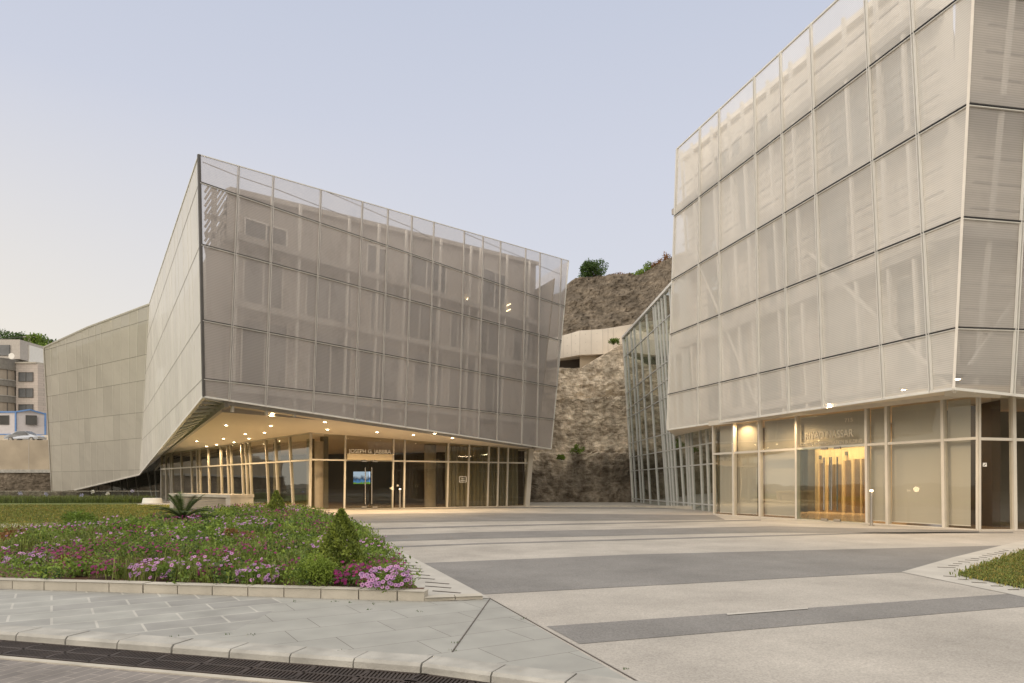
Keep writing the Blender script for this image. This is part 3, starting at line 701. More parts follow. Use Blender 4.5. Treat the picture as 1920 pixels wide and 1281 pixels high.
# inner walls behind S and L2
MB().face([c_bot-plS.n*1.4+dS*4.5+Vector((0,0,.3)),f_bot-plS.n*1.4+Vector((0,0,.3)),f_top-plS.n*1.4-Vector((0,0,1.2)),c_top-plS.n*1.4+dS*4.5-Vector((0,0,1.4))]).build('inner_wall',M['innerR'],LB)
MB().face([L3[5]-plL.n*1.2,L3[4]-plL.n*1.2,L3[2]-plL.n*1.2-Vector((0,0,1.2)),L3[0]-plL.n*1.2-Vector((0,0,1.5))]).build('inner_wall',M['innerR'],LB)
# north end screen of the volume (faces the cliff) and a closing wall
e0=F3[1]; e1=F3[2]; bd=Vector((-.45,1,0)).normalized()*16
MB().face([e1,e1+bd,e0+bd,e0]).build('screen_panel',M['scrF'],LB)
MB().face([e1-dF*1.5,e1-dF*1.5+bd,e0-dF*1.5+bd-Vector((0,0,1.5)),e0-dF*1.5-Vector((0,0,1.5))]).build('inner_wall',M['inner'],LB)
# lit linear ceiling lamps seen through the mesh
pl2=plF.off(1.35)
for a,b in (((875,563),(880,556)),((947,575),(957,570)),((949,584),(957,580)),((876,574),(880,572)),((905,581),(908,580))):
    MB().bar(pl2.hit(*a),pl2.hit(*b),.05,.05,pl2.n).build('strip_lamp',emit('strip_lamp_glow',(1,.78,.42),5),LB)
# --- ground floor glass: front and left wing
gF0=g(581,956.5); gF1=g(987,949); gL1=g(433,948); 
dW=(gL1-gF0).normalized(); gL2=gF0+dW*((58-gF0.y)/dW.y)
plGF=Pl(gF0,(gF1-gF0),(0,0,1)); plGL=Pl(gF0,(gL2-gF0),(0,0,1))
# soffit (fan round the glass corner)
C1=Pl(c_bot+Vector((0,0,-.0)),dF,plF.n*1+Vector((0,0,.0))) 
def P_at_z(u,v,z): Y=(z-CH)*FP/(HV-v); return P(u,v,Y)
S1=P(425,758,28.9); S2=P(1004,841,45.2); S3=P(303,853,58.0); S0=P(583,812,38.9); 
S0b=P(1000,841,50.0)
sof=MB(); sof.face([S1,S2,S0]); sof.face([S1,S0,S3]); sof.face([S2,Vector((S2.x+1,S2.y+2,S2.z+.05)),S0]); 
# ceiling continues inside
sof.face([S0,S2,Vector((0,62,3.95)),Vector((-28,72,4.0)),S3]); sofo=sof.build('soffit',M['soffit'],LB)
def on_soffit(u,v):
    tri=(S1,S2,S0) if v<758+(u-425)*(812-758)/(583-425) else (S1,S0,S3)
    n=(tri[1]-tri[0]).cross(tri[2]-tri[0]).normalized(); d=Vector(((u-960)/FP,1,(HV-v)/FP)); o=Vector((0,0,CH)); k=(tri[0]-o).dot(n)/d.dot(n); return o+d*k,n
# strip between screen edges and soffit: fascia beams
mb=MB(); zz=Vector((0,0,1))
mb.bar(S1+zz*.10,S3+zz*.10,.45,.18,plS.n); mb.build('fascia_beam',M['slab'],LB)
mb=MB(); mb.bar(S1+zz*.03,S2+zz*.03,.14,.12,plF.n); mb.build('fascia_beam',M['slab'],LB)
st=MB(); st.face([c_bot+zz*.25,S1+zz*.3,S3+zz*.35,f_bot+zz*.3]); st.face([c_bot+zz*.25,S1+zz*.3,S2+zz*.25,F3[2]+zz*.25]); st.build('under_panel',M['wing'],LB)
for i in range(22):
    t=(i+.6)/23; t2=t**1.3
    a=c_bot.lerp(f_bot,t2); b=S1.lerp(S3,t2*1.02)
    MB().bar(a+zz*.02,b+zz*.12,.07,.10,zz).build('hanger',M['alu'],LB)
def lamp_light(p,power,parent,size=R(120),col=(1,.70,.38),up_=False,radius=.06,blend=.6):
    l=bpy.data.lights.new('downlight_beam','SPOT'); l.energy=power; l.color=col; l.spot_size=size; l.spot_blend=blend; l.shadow_soft_size=radius
    o=bpy.data.objects.new('downlight_beam',l); C.objects.link(o); o.location=p-wloc(parent); o.parent=parent
    return o
def disc(p,n,r,k=12):
    n=n.normalized(); x=n.orthogonal().normalized(); y=n.cross(x); return [p+(x*math.cos(2*math.pi*i/k)+y*math.sin(2*math.pi*i/k))*r for i in range(k)]
DL=[(424,797),(511,775),(508,798),(609,791),(614,805),(460,813.5),(496,811),(419,822),(467,822),(369,827),(439,829),(406,833.5),(387,836.5),(707,810),(744.5,804),(775.5,815),(815,812.5),(848,821)]
for i,(u,v) in enumerate(DL):
    h,n=on_soffit(u,v); n=-n if n.z>0 else n
    o=MB().face(disc(h+n*.03,n,.07)).build('downlight',M['lamp'],LB)
    MB().face(disc(h+n*.012,n,.13)).build('downlight_trim',M['alu'],o)
    lamp_light(h+n*.08,330,LB,R(150))
# curtain wall frames
def glasswall(root,pl,cols,top,tran,bot,outline,gm,fm,extra=None,skip=(),pane='glass_pane',mw=.09,md=.16,kick=True):
    rows=[top,tran,bot]
    rws=[((top[0][0],top[0][1]-40),(top[1][0],top[1][1]-40))]+[tran]+[((bot[0][0],bot[0][1]+30),(bot[1][0],bot[1][1]+30))]
    cc=[((cols[0][0][0]-40,cols[0][0][1]),(cols[0][1][0]-40,cols[0][1][1]))]+cols+[((cols[-1][0][0]+60,cols[-1][0][1]),(cols[-1][1][0]+60,cols[-1][1][1]))]
    po,cs,rs,O=grid(pl,cc,rws,outline)
    for i,q in enumerate(po):
        MB().face([pl.to3(x) for x in q]).build(pane,gm,root)
    segs(root,pl,cs,'mullion',fm,mw,md,.0)
    segs(root,pl,rs,'transom',fm,.09,.12,.012)
    mb=MB()
    n=len(O)
    for i in range(n): mb.bar(pl.to3(O[i]),pl.to3(O[(i+1)%n]),.07,.14,pl.n)
    mb.build('frame',fm,root)
    return O
colGF=[((a,815),(b,953)) for a,b in ((647.5,645.5),(738,735),(759,757),(841,838),(880,876.5),(917,913.5),(935,932),(953,949.5))]
outGF=[(583,812),(840,824.5),(935,830),(993,841),(986,949),(581,956.5)]
glasswall(LB,plGF,colGF,((583,812),(993,841)),((581,862),(994,868.5)),((581,956.5),(986,949)),outGF,M['glass'],M['aluW'])
o=MB(); o.bar(plGF.hit(995,840),plGF.hit(987,950),.32,.30,plGF.n); o.build('end_post',M['aluW'],LB)
tpx=[311,319.7,322.8,340,359,369.4,374.5,390.7,414,427,433.4,453.7,461.4,469,500,518,545]
btx=[x+(1.5+ (x-300)*.012) for x in tpx]
colGL=[((a,850),(b,935)) for a,b in zip(tpx,btx)]
outGL=[(303,853),(583,812),(581,956.5),(303,940)]
glasswall(LB,plGL,colGL,((303,853),(583,812)),((301,880),(578,863)),((303,940),(581,956.5)),outGL,M['glass'],M['aluV'],mw=.08)
# recessed glazing under the raised wing, running back to the left
r1=L3[3]+Vector((-.6,4.5,0)); r0=f_bot+Vector((1.2,3.2,0)); r0.z=r1.z=0
plGR=Pl(r0,(r1-r0),(0,0,1))
outGR=[(303,852),(112,884),(112,934),(303,942)]
colGR=[((a,880),(b,935)) for a,b in ((150,160),(176,188),(205,212),(222,232),(236,244),(252,262),(276,286),(290,294))]
glasswall(LB,plGR,colGR,((303,840),(110,860)),((301,881),(110,888)),((303,942),(110,934)),outGR,M['glass'],M['joint'])
# interior: floor, back walls, columns, curtains
MB().face(up([gF0+Vector((0,0,.012)),gF1+Vector((0,0,.012)),Vector((0,62,.012)),Vector((-30,70,.012)),Vector((gL2.x,gL2.y,.012))])).build('lobby_floor',M['floorin'],LB)
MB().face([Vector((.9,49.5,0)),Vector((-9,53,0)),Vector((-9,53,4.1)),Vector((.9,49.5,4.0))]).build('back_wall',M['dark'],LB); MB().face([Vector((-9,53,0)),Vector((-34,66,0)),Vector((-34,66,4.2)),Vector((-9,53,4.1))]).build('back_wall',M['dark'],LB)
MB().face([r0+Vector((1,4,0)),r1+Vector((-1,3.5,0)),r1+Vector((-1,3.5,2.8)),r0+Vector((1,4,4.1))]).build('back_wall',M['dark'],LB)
MB().face([Vector((f_bot.x,f_bot.y,f_bot.z+.1)),L3[4]+Vector((0,0,.1)),r1+Vector((-1,3.5,2.8)),r0+Vector((1,4,4.1)),S3+Vector((0,.2,0))]).build('under_panel',M['wing'],LB)
MB().face([plGF.hit(850,950)+Vector((-.5,6,0)),plGF.hit(850,950)+Vector((-.5,9,0)),plGF.hit(850,950)+Vector((-.5,9,4)),plGF.hit(850,950)+Vector((-.5,6,4))]).build('partition_wall',M['inner'],LB)
nI=-plGF.n
for u in (612,825,870):
    p=plGF.hit(u,950)+nI*1.6; p.z=0
    MB().tube([p,p+Vector((0,0,4.0))],.38 if u!=612 else .3,20).build('column',M['column'],LB)
nJ=-plGL.n
for u in (330,384,423,480,533,562):
    p=plGL.hit(u,945)+nJ*random.uniform(1.0,1.8); p.z=0
    MB().bar(p,p+Vector((0,0,4.3)),.45,.3,nJ).build('column',M['curt2'],LB)
def curtain(u0,u1,pl,dep,z1=3.9,m=M['curtain']):
    a=pl.hit(u0,950)-pl.n*dep; b=pl.hit(u1,950)-pl.n*dep; a.z=b.z=0; n=int((b-a).length/.06); mb=MB(); pr=None
    for i in range(n+1):
        q=a.lerp(b,i/n)+pl.n*(.05*math.sin(i*1.3)+.03*math.sin(i*.37)); 
        if pr is not None: mb.face([pr+zz*.05,q+zz*.05,q+zz*z1,pr+zz*z1])
        pr=q
    mb.build('curtain',m,LB)
curtain(843,980,plGF,.7)
# interior warm light (the lit lobby)
def area_light(name,p,sz,power,parent,col=(1,.74,.46),rot=(0,0,0)):
    l=bpy.data.lights.new(name,'AREA'); l.energy=power; l.color=col; l.size=sz; o=bpy.data.objects.new(name,l); C.objects.link(o); o.location=Vector(p)-wloc(parent); o.rotation_euler=rot; o.parent=parent; return o
for x,y in ((-9,45),(-16,50),(-3,47)):
    area_light('lobby_ceiling_lamp',(x,y,3.85),1.0,85,LB)
# video screen in the lobby
ps=plGF.off(4.5)
def scrnmat():
    m,t,b=mat('video_picture'); o=t.nodes['Material Output']; e=N(t,'ShaderNodeEmission'); tcn=N(t,'ShaderNodeTexCoord'); s=N(t,'ShaderNodeSeparateXYZ'); L(t,tcn.outputs['Generated'],s.inputs[0])
    n=N(t,'ShaderNodeTexNoise'); n.inputs['Scale'].default_value=3; n.inputs['Detail'].default_value=6; L(t,tcn.outputs['Generated'],n.inputs['Vector'])
    a=N(t,'ShaderNodeMath',operation='MULTIPLY_ADD'); L(t,n.outputs[0],a.inputs[0]); a.inputs[1].default_value=.7; L(t,s.outputs['Z'],a.inputs[2])
    r=N(t,'ShaderNodeValToRGB'); L(t,a.outputs[0],r.inputs[0]); el=r.color_ramp.elements; el[0].position=.42; el[0].color=(.18,.35,.05,1); el[1].position=1.2; el[1].color=(.6,.75,1,1)
    for p_,c_ in ((.52,(.10,.30,.75,1)),(.72,(.05,.10,.20,1)),(.86,(.35,.40,.55,1)),(1.0,(.55,.70,1,1))): x=el.new(min(1,p_)); x.color=c_
    L(t,r.outputs[0],e.inputs[0]); e.inputs[1].default_value=1.6; L(t,e.outputs[0],o.inputs[0]); return m
tv=thing('video_screen','lit wall screen showing a mountain lake behind the glass entrance doors','screen',tuple(ps.hit(676,908)))
q=[ps.hit(*p) for p in ((662,907.5),(694,907.5),(694,884.5),(662,884.5))]
MB().face([x+plGF.n*.06 for x in q]).build('picture',scrnmat(),tv)
MB().bar((q[0]+q[3])/2,(q[1]+q[2])/2,(q[3]-q[0]).length+.06,.08,plGF.n).build('casing',M['dark'],tv)
# entrance doors
def rot_plane(pl): return math.atan2(pl.a.y,pl.a.x)
def text(body,p,h,pl,m,name,parent,ext=.03,wd=None):
    cu=bpy.data.curves.new(name,'FONT'); cu.body=body; cu.size=1; cu.extrude=ext/2; cu.offset=.008; cu.align_x='CENTER'
    o=bpy.data.objects.new(name,cu); C.objects.link(o); bpy.context.view_layer.update()
    me=bpy.data.meshes.new_from_object(o.evaluated_get(bpy.context.evaluated_depsgraph_get())); C.objects.unlink(o); bpy.data.objects.remove(o)
    xs_=[v.co.x for v in me.vertices]; w0=max(xs_)-min(xs_); ys_=[v.co.y for v in me.vertices]; h0=max(ys_)-min(ys_)
    sy=h/h0; sx=(wd/w0) if wd else sy
    a=pl.a if pl.a.x>0 else -pl.a; up_=Vector((0,0,1)); n=a.cross(up_)
    for v in me.vertices: c=v.co.copy(); v.co=Vector(a*(c.x*sx)+up_*(c.y*sy)+n*(c.z))
    me.materials.clear(); me.materials.append(m)
    ob=bpy.data.objects.new(name,me); C.objects.link(ob); ob.parent=parent; ob.location=p-wloc(parent); return ob
M['letter']=simple('letter_metal',(.70,.64,.52),.3,.7,.05)
nF=plGF.n
sg=thing('entrance_sign','beige header board with raised metal letters over the left entrance door','sign',tuple(plGF.hit(692,861)+nF*.2))
a=plGF.hit(649,856.5)+nF*.22; b=plGF.hit(733,858)+nF*.22
M['board']=simple('board_beige',(.60,.50,.34),.6,0,.05)
MB().bar(a,b,.36,.16,nF).build('board',M['board'],sg)
c=plGF.hit(691,850.5)+nF*.34; text('JOSEPH G. JABBRA',c,.30,plGF,M['white'],'lettering',sg,.04,2.55)
# door leaves
for (u0,u1,hu) in ((648,691,683),(692.5,735,695)):
    d=thing('entrance_door','frameless glass '+('left' if u0<660 else 'right')+' leaf of the left building entrance with a tall steel bar handle','door',tuple(Vector((*plGF.hit(u0,954).xy,0))))
    q=[plGF.hit(u0,953),plGF.hit(u1,953),plGF.hit(u1,865),plGF.hit(u0,865)]
    MB().face([x+nF*.12 for x in q]).build('leaf',M['glass'],d)
    mb=MB(); h0=plGF.hit(hu,945)+nF*.22; h1=plGF.hit(hu,877)+nF*.22
    mb.tube([h0,h1],.03,8); mb.build('handle',M['steel'],d)
    MB().box(tuple(plGF.hit((u0+u1)/2+ (12 if u0<660 else -12),865)+nF*.12),(.3,.06,.08),rot_plane(plGF)).build('patch_fitting',M['steel'],d)
    MB().box(tuple(plGF.hit((u0+u1)/2+ (12 if u0<660 else -12),951)+nF*.12),(.3,.06,.08),rot_plane(plGF)).build('patch_fitting',M['steel'],d)
# small notice on glass
nt_=thing('glass_notice','small square line drawn notice stuck on the glass right of the left entrance','notice',tuple(plGF.hit(867,899)+nF*.03))
q=[plGF.hit(861,904),plGF.hit(874,904),plGF.hit(874,894),plGF.hit(861,894)]; mb=MB()
for i in range(4): mb.bar(q[i]+nF*.03,q[(i+1)%4]+nF*.03,.04,.01,nF)
mb.bar(plGF.hit(863,901)+nF*.03,plGF.hit(872,901)+nF*.03,.04,.01,nF); mb.bar(plGF.hit(864.5,898)+nF*.03,plGF.hit(870.5,898)+nF*.03,.04,.01,nF)
mb.build('outline',M['white'],nt_)
def bollard(u,vb,hpx,label,lit=True):
    p=g(u,vb); p=Vector((p.x,p.y,0)); h=hpx/FP*p.y
    b=thing('bollard_light',label,'bollard light',tuple(p))
    MB().tube([p,p+zz*(h-.075)],.055,16).build('post',M['steel'],b,)
    MB().tube([p+zz*(h-.075),p+zz*(h-.03),p+zz*h],[.06,.06,.045],16).build('lamp_head',emit('bollard_glow',(1,.86,.66),2.2),b)
    MB().tube([p,p+zz*.015],.10,16).build('base_plate',M['steel'],b)
    l=bpy.data.lights.new('bollard_lamp','POINT'); l.energy=6; l.color=(1,.7,.4); l.shadow_soft_size=.1; lo_=bpy.data.objects.new('bollard_lamp',l); C.objects.link(lo_); lo_.parent=b; lo_.location=(0,-.25,h)
bollard(750,954,38,'slim steel bollard light standing by the left building entrance')
bollard(1634,986,68,'slim steel bollard light standing by the right building entrance')

# ================================================================== RIGHT BUILDING
RB=thing('faceted_building','tall angular building in pale champagne mesh with a blinds lined glass ground floor','building',(16,27,0))
plR1=leanpl((13.0,20.1,4.28),Vector((630-960,1280,0)),.06)
tl_,cb=(1270,279),(1788,729)
outR1=[tl_,(1255,640),(1252,806),(1335,793),(1623,752),cb,(1797,612),(1806,407),(1817,195),(1827,-60),(1837,-248)]
outR1c=[tl_,(1252,806),cb,(1837,-248)]
colR1=[((1230,280),(1215,800))]+[((a,b),(c,d)) for a,b,c,d in ((1314,240,1310,794),(1350,205,1352,789),(1416,144,1426,779),(1465,97,1481,771),(1522,43,1545,761),(1625,0,1659,747),(1711,0,1748,732))]+[((1900,0),(1870,729))]
rowR1=[((1265,100),(1796,-500)),((1265,406),(1796,0)),((1371,460),(1816,196)),((1256,628),(1805.5,407.5)),((1252,740),(1797,614)),((1252,950),(1797,850))]
po,c1,r1_,O1=grid(plR1,colR1,rowR1,outR1c)
cR_top=plR1.hit(1837,-248); cR_bot=plR1.hit(*cb); dR2=Vector((5.5,1,0)).normalized(); plR2=Pl(cR_bot,dR2,cR_top-cR_bot)
plR=[(plR1,q,M['scrR']) for q in po]
outR2=[(1837,-248),(2450,-180),(2450,798),cb]
colR2=[((1780,0),(1760,700)),((1936,0),(1896,738)),((2045,0),(2000,748)),((2160,0),(2110,760)),((2290,0),(2230,770)),((2600,0),(2600,700))]
rowR2=[((1817,-700),(1920,-690)),((1825,-18),(1920,-4)),((1817,195.7),(1920,207)),((1805.5,407.5),(1919,416.5)),((1797,614),(1900,617.5)),((1797,900),(1900,900))]
po2,c2,r2_,O2=grid(plR2,colR2,rowR2,outR2)
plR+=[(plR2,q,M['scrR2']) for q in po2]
segs(RB,plR1,c1,'mullion',M['alu'],.022,.08,.05,.04); segs(RB,plR1,r1_,'rail',M['black'],.034,.05,.05)
segs(RB,plR2,c2,'mullion',M['alu'],.022,.08,.05,.04); segs(RB,plR2,r2_,'rail',M['black'],.034,.05,.05)
for pl_,rs in ((plR1,r1_),(plR2,r2_)):
    for a,b in rs: MB().bar(pl_.to3(a-Vector((0,.045)),.03),pl_.to3(b-Vector((0,.045)),.03),.02,.06,pl_.n).build('rail',M['alu'],RB)
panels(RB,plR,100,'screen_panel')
R3=[plR1.hit(*p) for p in outR1c]; R4=[plR2.hit(*p) for p in outR2]
mb=MB(); mb.bar(R3[0],R3[1],.10,.12,plR1.n); mb.bar(R3[1],R3[2],.08,.12,plR1.n); mb.bar(R3[3],R3[0],.06,.08,plR1.n); mb.bar(R4[3],R4[2],.08,.12,plR2.n); mb.bar(R4[0],R4[1],.06,.08,plR2.n); mb.build('edge_trim',M['alu'],RB)
MB().bar(R3[2],R3[3],.07,.07,(plR1.n+plR2.n)).build('corner_trim',M['post'],RB)
# left return of the screen, going back
bk=Vector((.93,.36,0)).normalized()*9
MB().face([R3[1],R3[1]+bk,R3[0]+bk,R3[0]]).build('screen_panel',M['scrR'],RB)
xsR=[q.x for q in O1]
xa,xb=max(plR1.px(cb).x,plR1.px((1837,-248)).x)-.3,max(xsR)
postR=[xa+1.6+1.45*k+(.4 if k%3==0 else 0) for k in range(int((xb-xa-2)/1.45))]
piR,fR=inner(RB,plR1,1.3,((1355,240),(1624,25)),4.5,xa+1.2,xb-1.0,M['innerR'],simple('inner_window_pale',(.40,.40,.38),.3,0,.2,.8),3,postR,M['post'],[4.9,8.9,12.6,16.0])
tcx=piR.px((1837,-248)).x; MB().face([piR.to3((xa+1.2,y0_)) for y0_ in (2.5,fR(xa+1.2))]+[piR.to3((tcx+1.0,fR(tcx+1.0)))]).build('inner_wall',M['innerR'],RB)
pi2=plR2.off(1.3); t2x=plR2.px((1837,-248)).x
MB().face([pi2.to3((.9,1.0)),pi2.to3((.9,13.2)),pi2.to3((t2x+.6,13.2))][::-1]).build('inner_wall',M['innerR'],RB)
MB().face([pi2.to3((.9,-.2)),pi2.to3((22,-.2)),pi2.to3((22,13.2)),pi2.to3((.9,13.2))]).build('inner_wall',M['innerR'],RB)
for k in range(9):
    x=1.3+k*1.5; MB().bar(pi2.to3((x,-.1),.7),pi2.to3((x,13.2),.7),.11,.11,pi2.n).build('post',M['post'],RB)
for z in (.6,4.6,8.3,11.7):
    MB().bar(pi2.to3((.0,z),.45),pi2.to3((22,z),.45),.28,.9,pi2.n).build('walkway',M['slab'],RB)
# slender horizontal louvres between wall and screen
y_=lambda z:(z-piR.p.z)/piR.b.z
mb=MB()
for k in range(17):
    z=5.4+k*.74; mb.bar(piR.to3((xa+1.2,y_(z)),.35),piR.to3((xb-1,y_(z)),.35),.05,.10,piR.n)
mb.build('louvre',M['slab'],RB)
mb=MB()
for k in range(17):
    z=1.0+k*.74; mb.bar(pi2.to3((.9,z),.35),pi2.to3((22,z),.35),.05,.10,pi2.n)
mb.build('louvre',M['slab'],RB)
M['scrI']=screen_mat('mesh_inner_fold',(.74,.72,.675),.30,metal=.1,tvar=.1)
pfo=plR1.off(.35); pf2=plR2.off(.35)
MB().face([pfo.hit(*p) for p in ((1548,492),(1655,602),(1778,726),(1665,742),(1560,756))]).build('folded_screen',M['scrI'],RB)
MB().face([pf2.hit(*p) for p in ((1908,545),(1900,730),(1800,718))]).build('folded_screen',M['scrI'],RB)
# diagonal braces
pd=plR1.off(.5); MB().bar(pd.hit(1520,475),pd.hit(1792,735),.10,.10,pd.n).build('brace',M['post'],RB)
MB().bar(pd.hit(1300,470),pd.hit(1420,760),.07,.07,pd.n).build('brace',M['post'],RB)
pd2=plR2.off(.5); MB().bar(pd2.hit(1905,560),pd2.hit(1815,690),.10,.10,pd2.n).build('brace',M['post'],RB)
# roof + ground floor
ro=[piR.to3((xa+1.2,fR(xa+1.2)-.2)),piR.to3((xb-1,fR(xb-1)-.2)),pi2.to3((22,13.0)),Vector((34,48,17)),Vector((12,48,17.4))]
MB().face(ro).build('roof',M['slab'],RB)
gR0=g(1340,965); gR1=g(1834,994.5); gR2=Vector((34,21.2,0))
plG1=Pl(gR0,(gR1-gR0),(0,0,1)); plG2=Pl(gR1,(gR2-gR1),(0,0,1))
ZT=4.40
def topv(pl,u):  # pixel row of height ZT on the plane at column u
    q=pl.hit(u,900); return HV-(ZT-CH)/q.y*FP
outG1=[(1338,topv(plG1,1338)),(1834,topv(plG1,1834)),(1834,994.5),(1340,965)]
colG1=[((a,790),(b,970)) for a,b in ((1376.5,1377.5),(1425,1427),(1495,1495.5),(1626,1628),(1664,1666),(1769.5,1772))]
glasswall(RB,plG1,colG1,((1338,797),(1834,735)),((1340,851.5),(1829.6,822)),((1340,965),(1834,994.5)),outG1,M['glassR'],M['aluW'],mw=.10,md=.2)
outG2=[(1835,topv(plG2,1835)),(2300,topv(plG2,2300)),(2300,996+(0)),(1835,994.5)]
outG2[2]=(2300,HV+CH*FP/plG2.hit(2300,950).y)
glasswall(RB,plG2,[((1898,740),(1901,995)),((2010,740),(2015,995)),((2120,740),(2125,995))],((1835,738),(2300,738)),((1836,823),(1900,824.5)),((1835,994.5),(2300,996)),outG2,M['glassR'],M['aluW'],mw=.10,md=.2)
# soffit
sz=ZT+.03
sq=[Vector((R3[1].x,R3[1].y,sz)),Vector((R3[2].x,R3[2].y,sz+.0)),Vector((R4[2].x,R4[2].y,sz)),Vector((34,48,sz)),Vector((12,48,sz))]
MB().face(sq).build('soffit',M['soffit'],RB)
MB().bar(gR0+zz*(ZT+.0)+plG1.n*.3,gR1+zz*(ZT)+plG1.n*.3,.22,.16,plG1.n).build('fascia_beam',M['aluW'],RB)
for u,v in ((1467,775),(1554,758.8),(1693.6,732),(1796,712),(1388,789)):
    q=P_at_z(u,v,sz-.03); o=MB().face(disc(q,-zz,.06)).build('downlight',M['lamp'],RB); MB().face(disc(q+zz*.015,-zz,.11)).build('downlight_trim',M['alu'],o)
    lamp_light(q-zz*.05,220,RB,R(150))
# blinds behind the glass
pb=plG1.off(.35)
M['blind2']=simple('blind_fabric_grey',(.50,.47,.41),.9,0,.03,.4)
bl_=[(1350,1374),(1383,1420),(1434,1490),(1633,1661),(1672,1766),(1777,1820)]
for u0,u1 in bl_:
    a=pb.hit(u0,950); b=pb.hit(u1,950)
    mb=MB(); mb.face([Vector((a.x,a.y,.12)),Vector((b.x,b.y,.12)),Vector((b.x,b.y,ZT-.1)),Vector((a.x,a.y,ZT-.1))]); mb.build('roller_blind',M['blind2'],RB)
    MB().bar(Vector((a.x,a.y,.11)),Vector((b.x,b.y,.11)),.03,.03,pb.n).build('blind_rail',M['white'],RB)
a=pb.hit(1499,950); b=pb.hit(1623,950); zt=3.0
MB().face([Vector((a.x,a.y,3.02)),Vector((b.x,b.y,3.02)),Vector((b.x,b.y,ZT-.1)),Vector((a.x,a.y,ZT-.1))]).build('roller_blind',M['blind2'],RB)
# signs on glass
sR=thing('entrance_sign','silver lettering of a building name over the right entrance','sign',tuple(plG1.hit(1558,825)+plG1.n*.2))
nG=plG1.n
text('RIYAD NASSAR',plG1.hit(1558,822)+nG*.14,.30,plG1,M['letter'],'lettering',sR,.04,2.25)
text('CENTRAL ADMINISTRATION BUILDING',plG1.hit(1561,834)+nG*.14,.155,plG1,M['letter'],'lettering',sR,.03,2.85)
text('715',plG1.hit(1593,791)+nG*.05,.14,plG1,M['letter'],'house_number',sR,.01,.36)
# glass double door with long handles
for (u0,u1,hs) in ((1497,1562,(1551,1556.5)),(1563,1624,(1565,1570.5))):
    lf='left' if u0<1500 else 'right'
    d=thing('entrance_door','frameless glass '+lf+' leaf of the right building entrance before the wood lobby','door',tuple(Vector((*plG1.hit(u0,975).xy,0))))
    a,b=plG1.hit(u0,960),plG1.hit(u1,960)
    MB().face([Vector((a.x,a.y,.03))+nG*.1,Vector((b.x,b.y,.03))+nG*.1,Vector((b.x,b.y,2.95))+nG*.1,Vector((a.x,a.y,2.95))+nG*.1]).build('leaf',M['glassB'],d)
    for i,h in enumerate(hs):
        q=plG1.hit(h,960)+nG*(.18 if i==0 else .02); MB().tube([Vector((q.x,q.y,.45)),Vector((q.x,q.y,2.55))],.028,8).build('handle',M['steel'],d)
    q=plG1.hit((u0+u1)/2+(20 if lf=='left' else -20),960)+nG*.1
    for z in (.07,2.9): MB().box((q.x,q.y,z),(.3,.06,.09),rot_plane(plG1)).build('patch_fitting',M['steel'],d)
# lobby: floor, wood wall with lift doors, dark side wall, wall washers
A_=gR0-nG*.02; B_=gR1-nG*.02
MB().face(up([Vector((A_.x,A_.y,.012)),Vector((B_.x,B_.y,.012)),Vector((33,21.6,.012)),Vector((33,46,.012)),Vector((14,46,.012))])).build('lobby_floor',M['floorin'],RB)
pw=plG1.off(7.5)
def pwz(u,z,off=0): q=pw.hit(u,900); return Vector((q.x,q.y,z))+pw.n*off
MB().face([pwz(1528,0),pwz(1700,0),pwz(1700,4.35),pwz(1528,4.35)]).build('lobby_wall',M['wood'],RB)
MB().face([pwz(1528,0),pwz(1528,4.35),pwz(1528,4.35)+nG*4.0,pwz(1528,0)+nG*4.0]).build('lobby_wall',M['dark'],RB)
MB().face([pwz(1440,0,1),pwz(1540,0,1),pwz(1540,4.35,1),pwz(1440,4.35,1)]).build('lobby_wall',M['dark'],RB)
for i,(u0,u1,h) in enumerate(((1537,1546,2.6),(1553,1578,2.5),(1585,1596,2.7),(1603,1613,2.75),(1618,1632,2.75))):
    MB().face([pwz(u0,.0,.03),pwz(u1,.0,.03),pwz(u1,h,.03),pwz(u0,h,.03)]).build('lift_door',M['metald'],RB)
    MB().bar(pwz(u0-.6,0,.06),pwz(u0-.6,h,.06),.08,.14,pw.n).build('door_jamb',M['wood'],RB)
for u,z in ((1540,2.9),(1589,3.05)): MB().box(tuple(pwz(u,z,.08)),(.14,.06,.20),rot_plane(pw)).build('lift_indicator',M['dark'],RB)
for k in range(9):
    q=pwz(1534+k*12,4.25,.45); lamp_light(q,260,RB,R(60),(1,.74,.42),radius=.03,blend=.35)
    MB().face(disc(q+zz*.04,-zz,.05)).build('downlight',M['lamp'],RB)
area_light('lobby_ceiling_lamp',tuple(pwz(1600,4.2,3.0)),1.2,260,RB)
area_light('lobby_ceiling_lamp',tuple(pwz(1760,4.2,3.0)),1.2,160,RB)
# room behind corner glazing
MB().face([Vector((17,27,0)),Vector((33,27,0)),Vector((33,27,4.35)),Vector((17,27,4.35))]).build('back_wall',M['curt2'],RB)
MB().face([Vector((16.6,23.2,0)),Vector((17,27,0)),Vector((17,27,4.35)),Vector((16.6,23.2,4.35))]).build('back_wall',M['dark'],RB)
for u in (2080,):
    q=plG2.hit(u,950)-plG2.n*.6; MB().bar(Vector((q.x,q.y,0)),Vector((q.x,q.y,4.3)),.3,.3,plG2.n).build('column',M['column'],RB)
st_=thing('door_sticker','small white square sticker with a dark diagonal stroke on the corner glazing','sticker',tuple(plG2.hit(1845.5,871)+plG2.n*.02))
q=[plG2.hit(1842,875)+plG2.n*.02,plG2.hit(1849.5,875)+plG2.n*.02,plG2.hit(1849.5,868)+plG2.n*.02,plG2.hit(1842,868)+plG2.n*.02]
MB().face(q).build('square',M['white'],st_); MB().bar(q[0].lerp(q[2],.2)+plG2.n*.006,q[0].lerp(q[2],.8)+plG2.n*.006,.02,.004,plG2.n).build('stroke',M['dark'],st_)

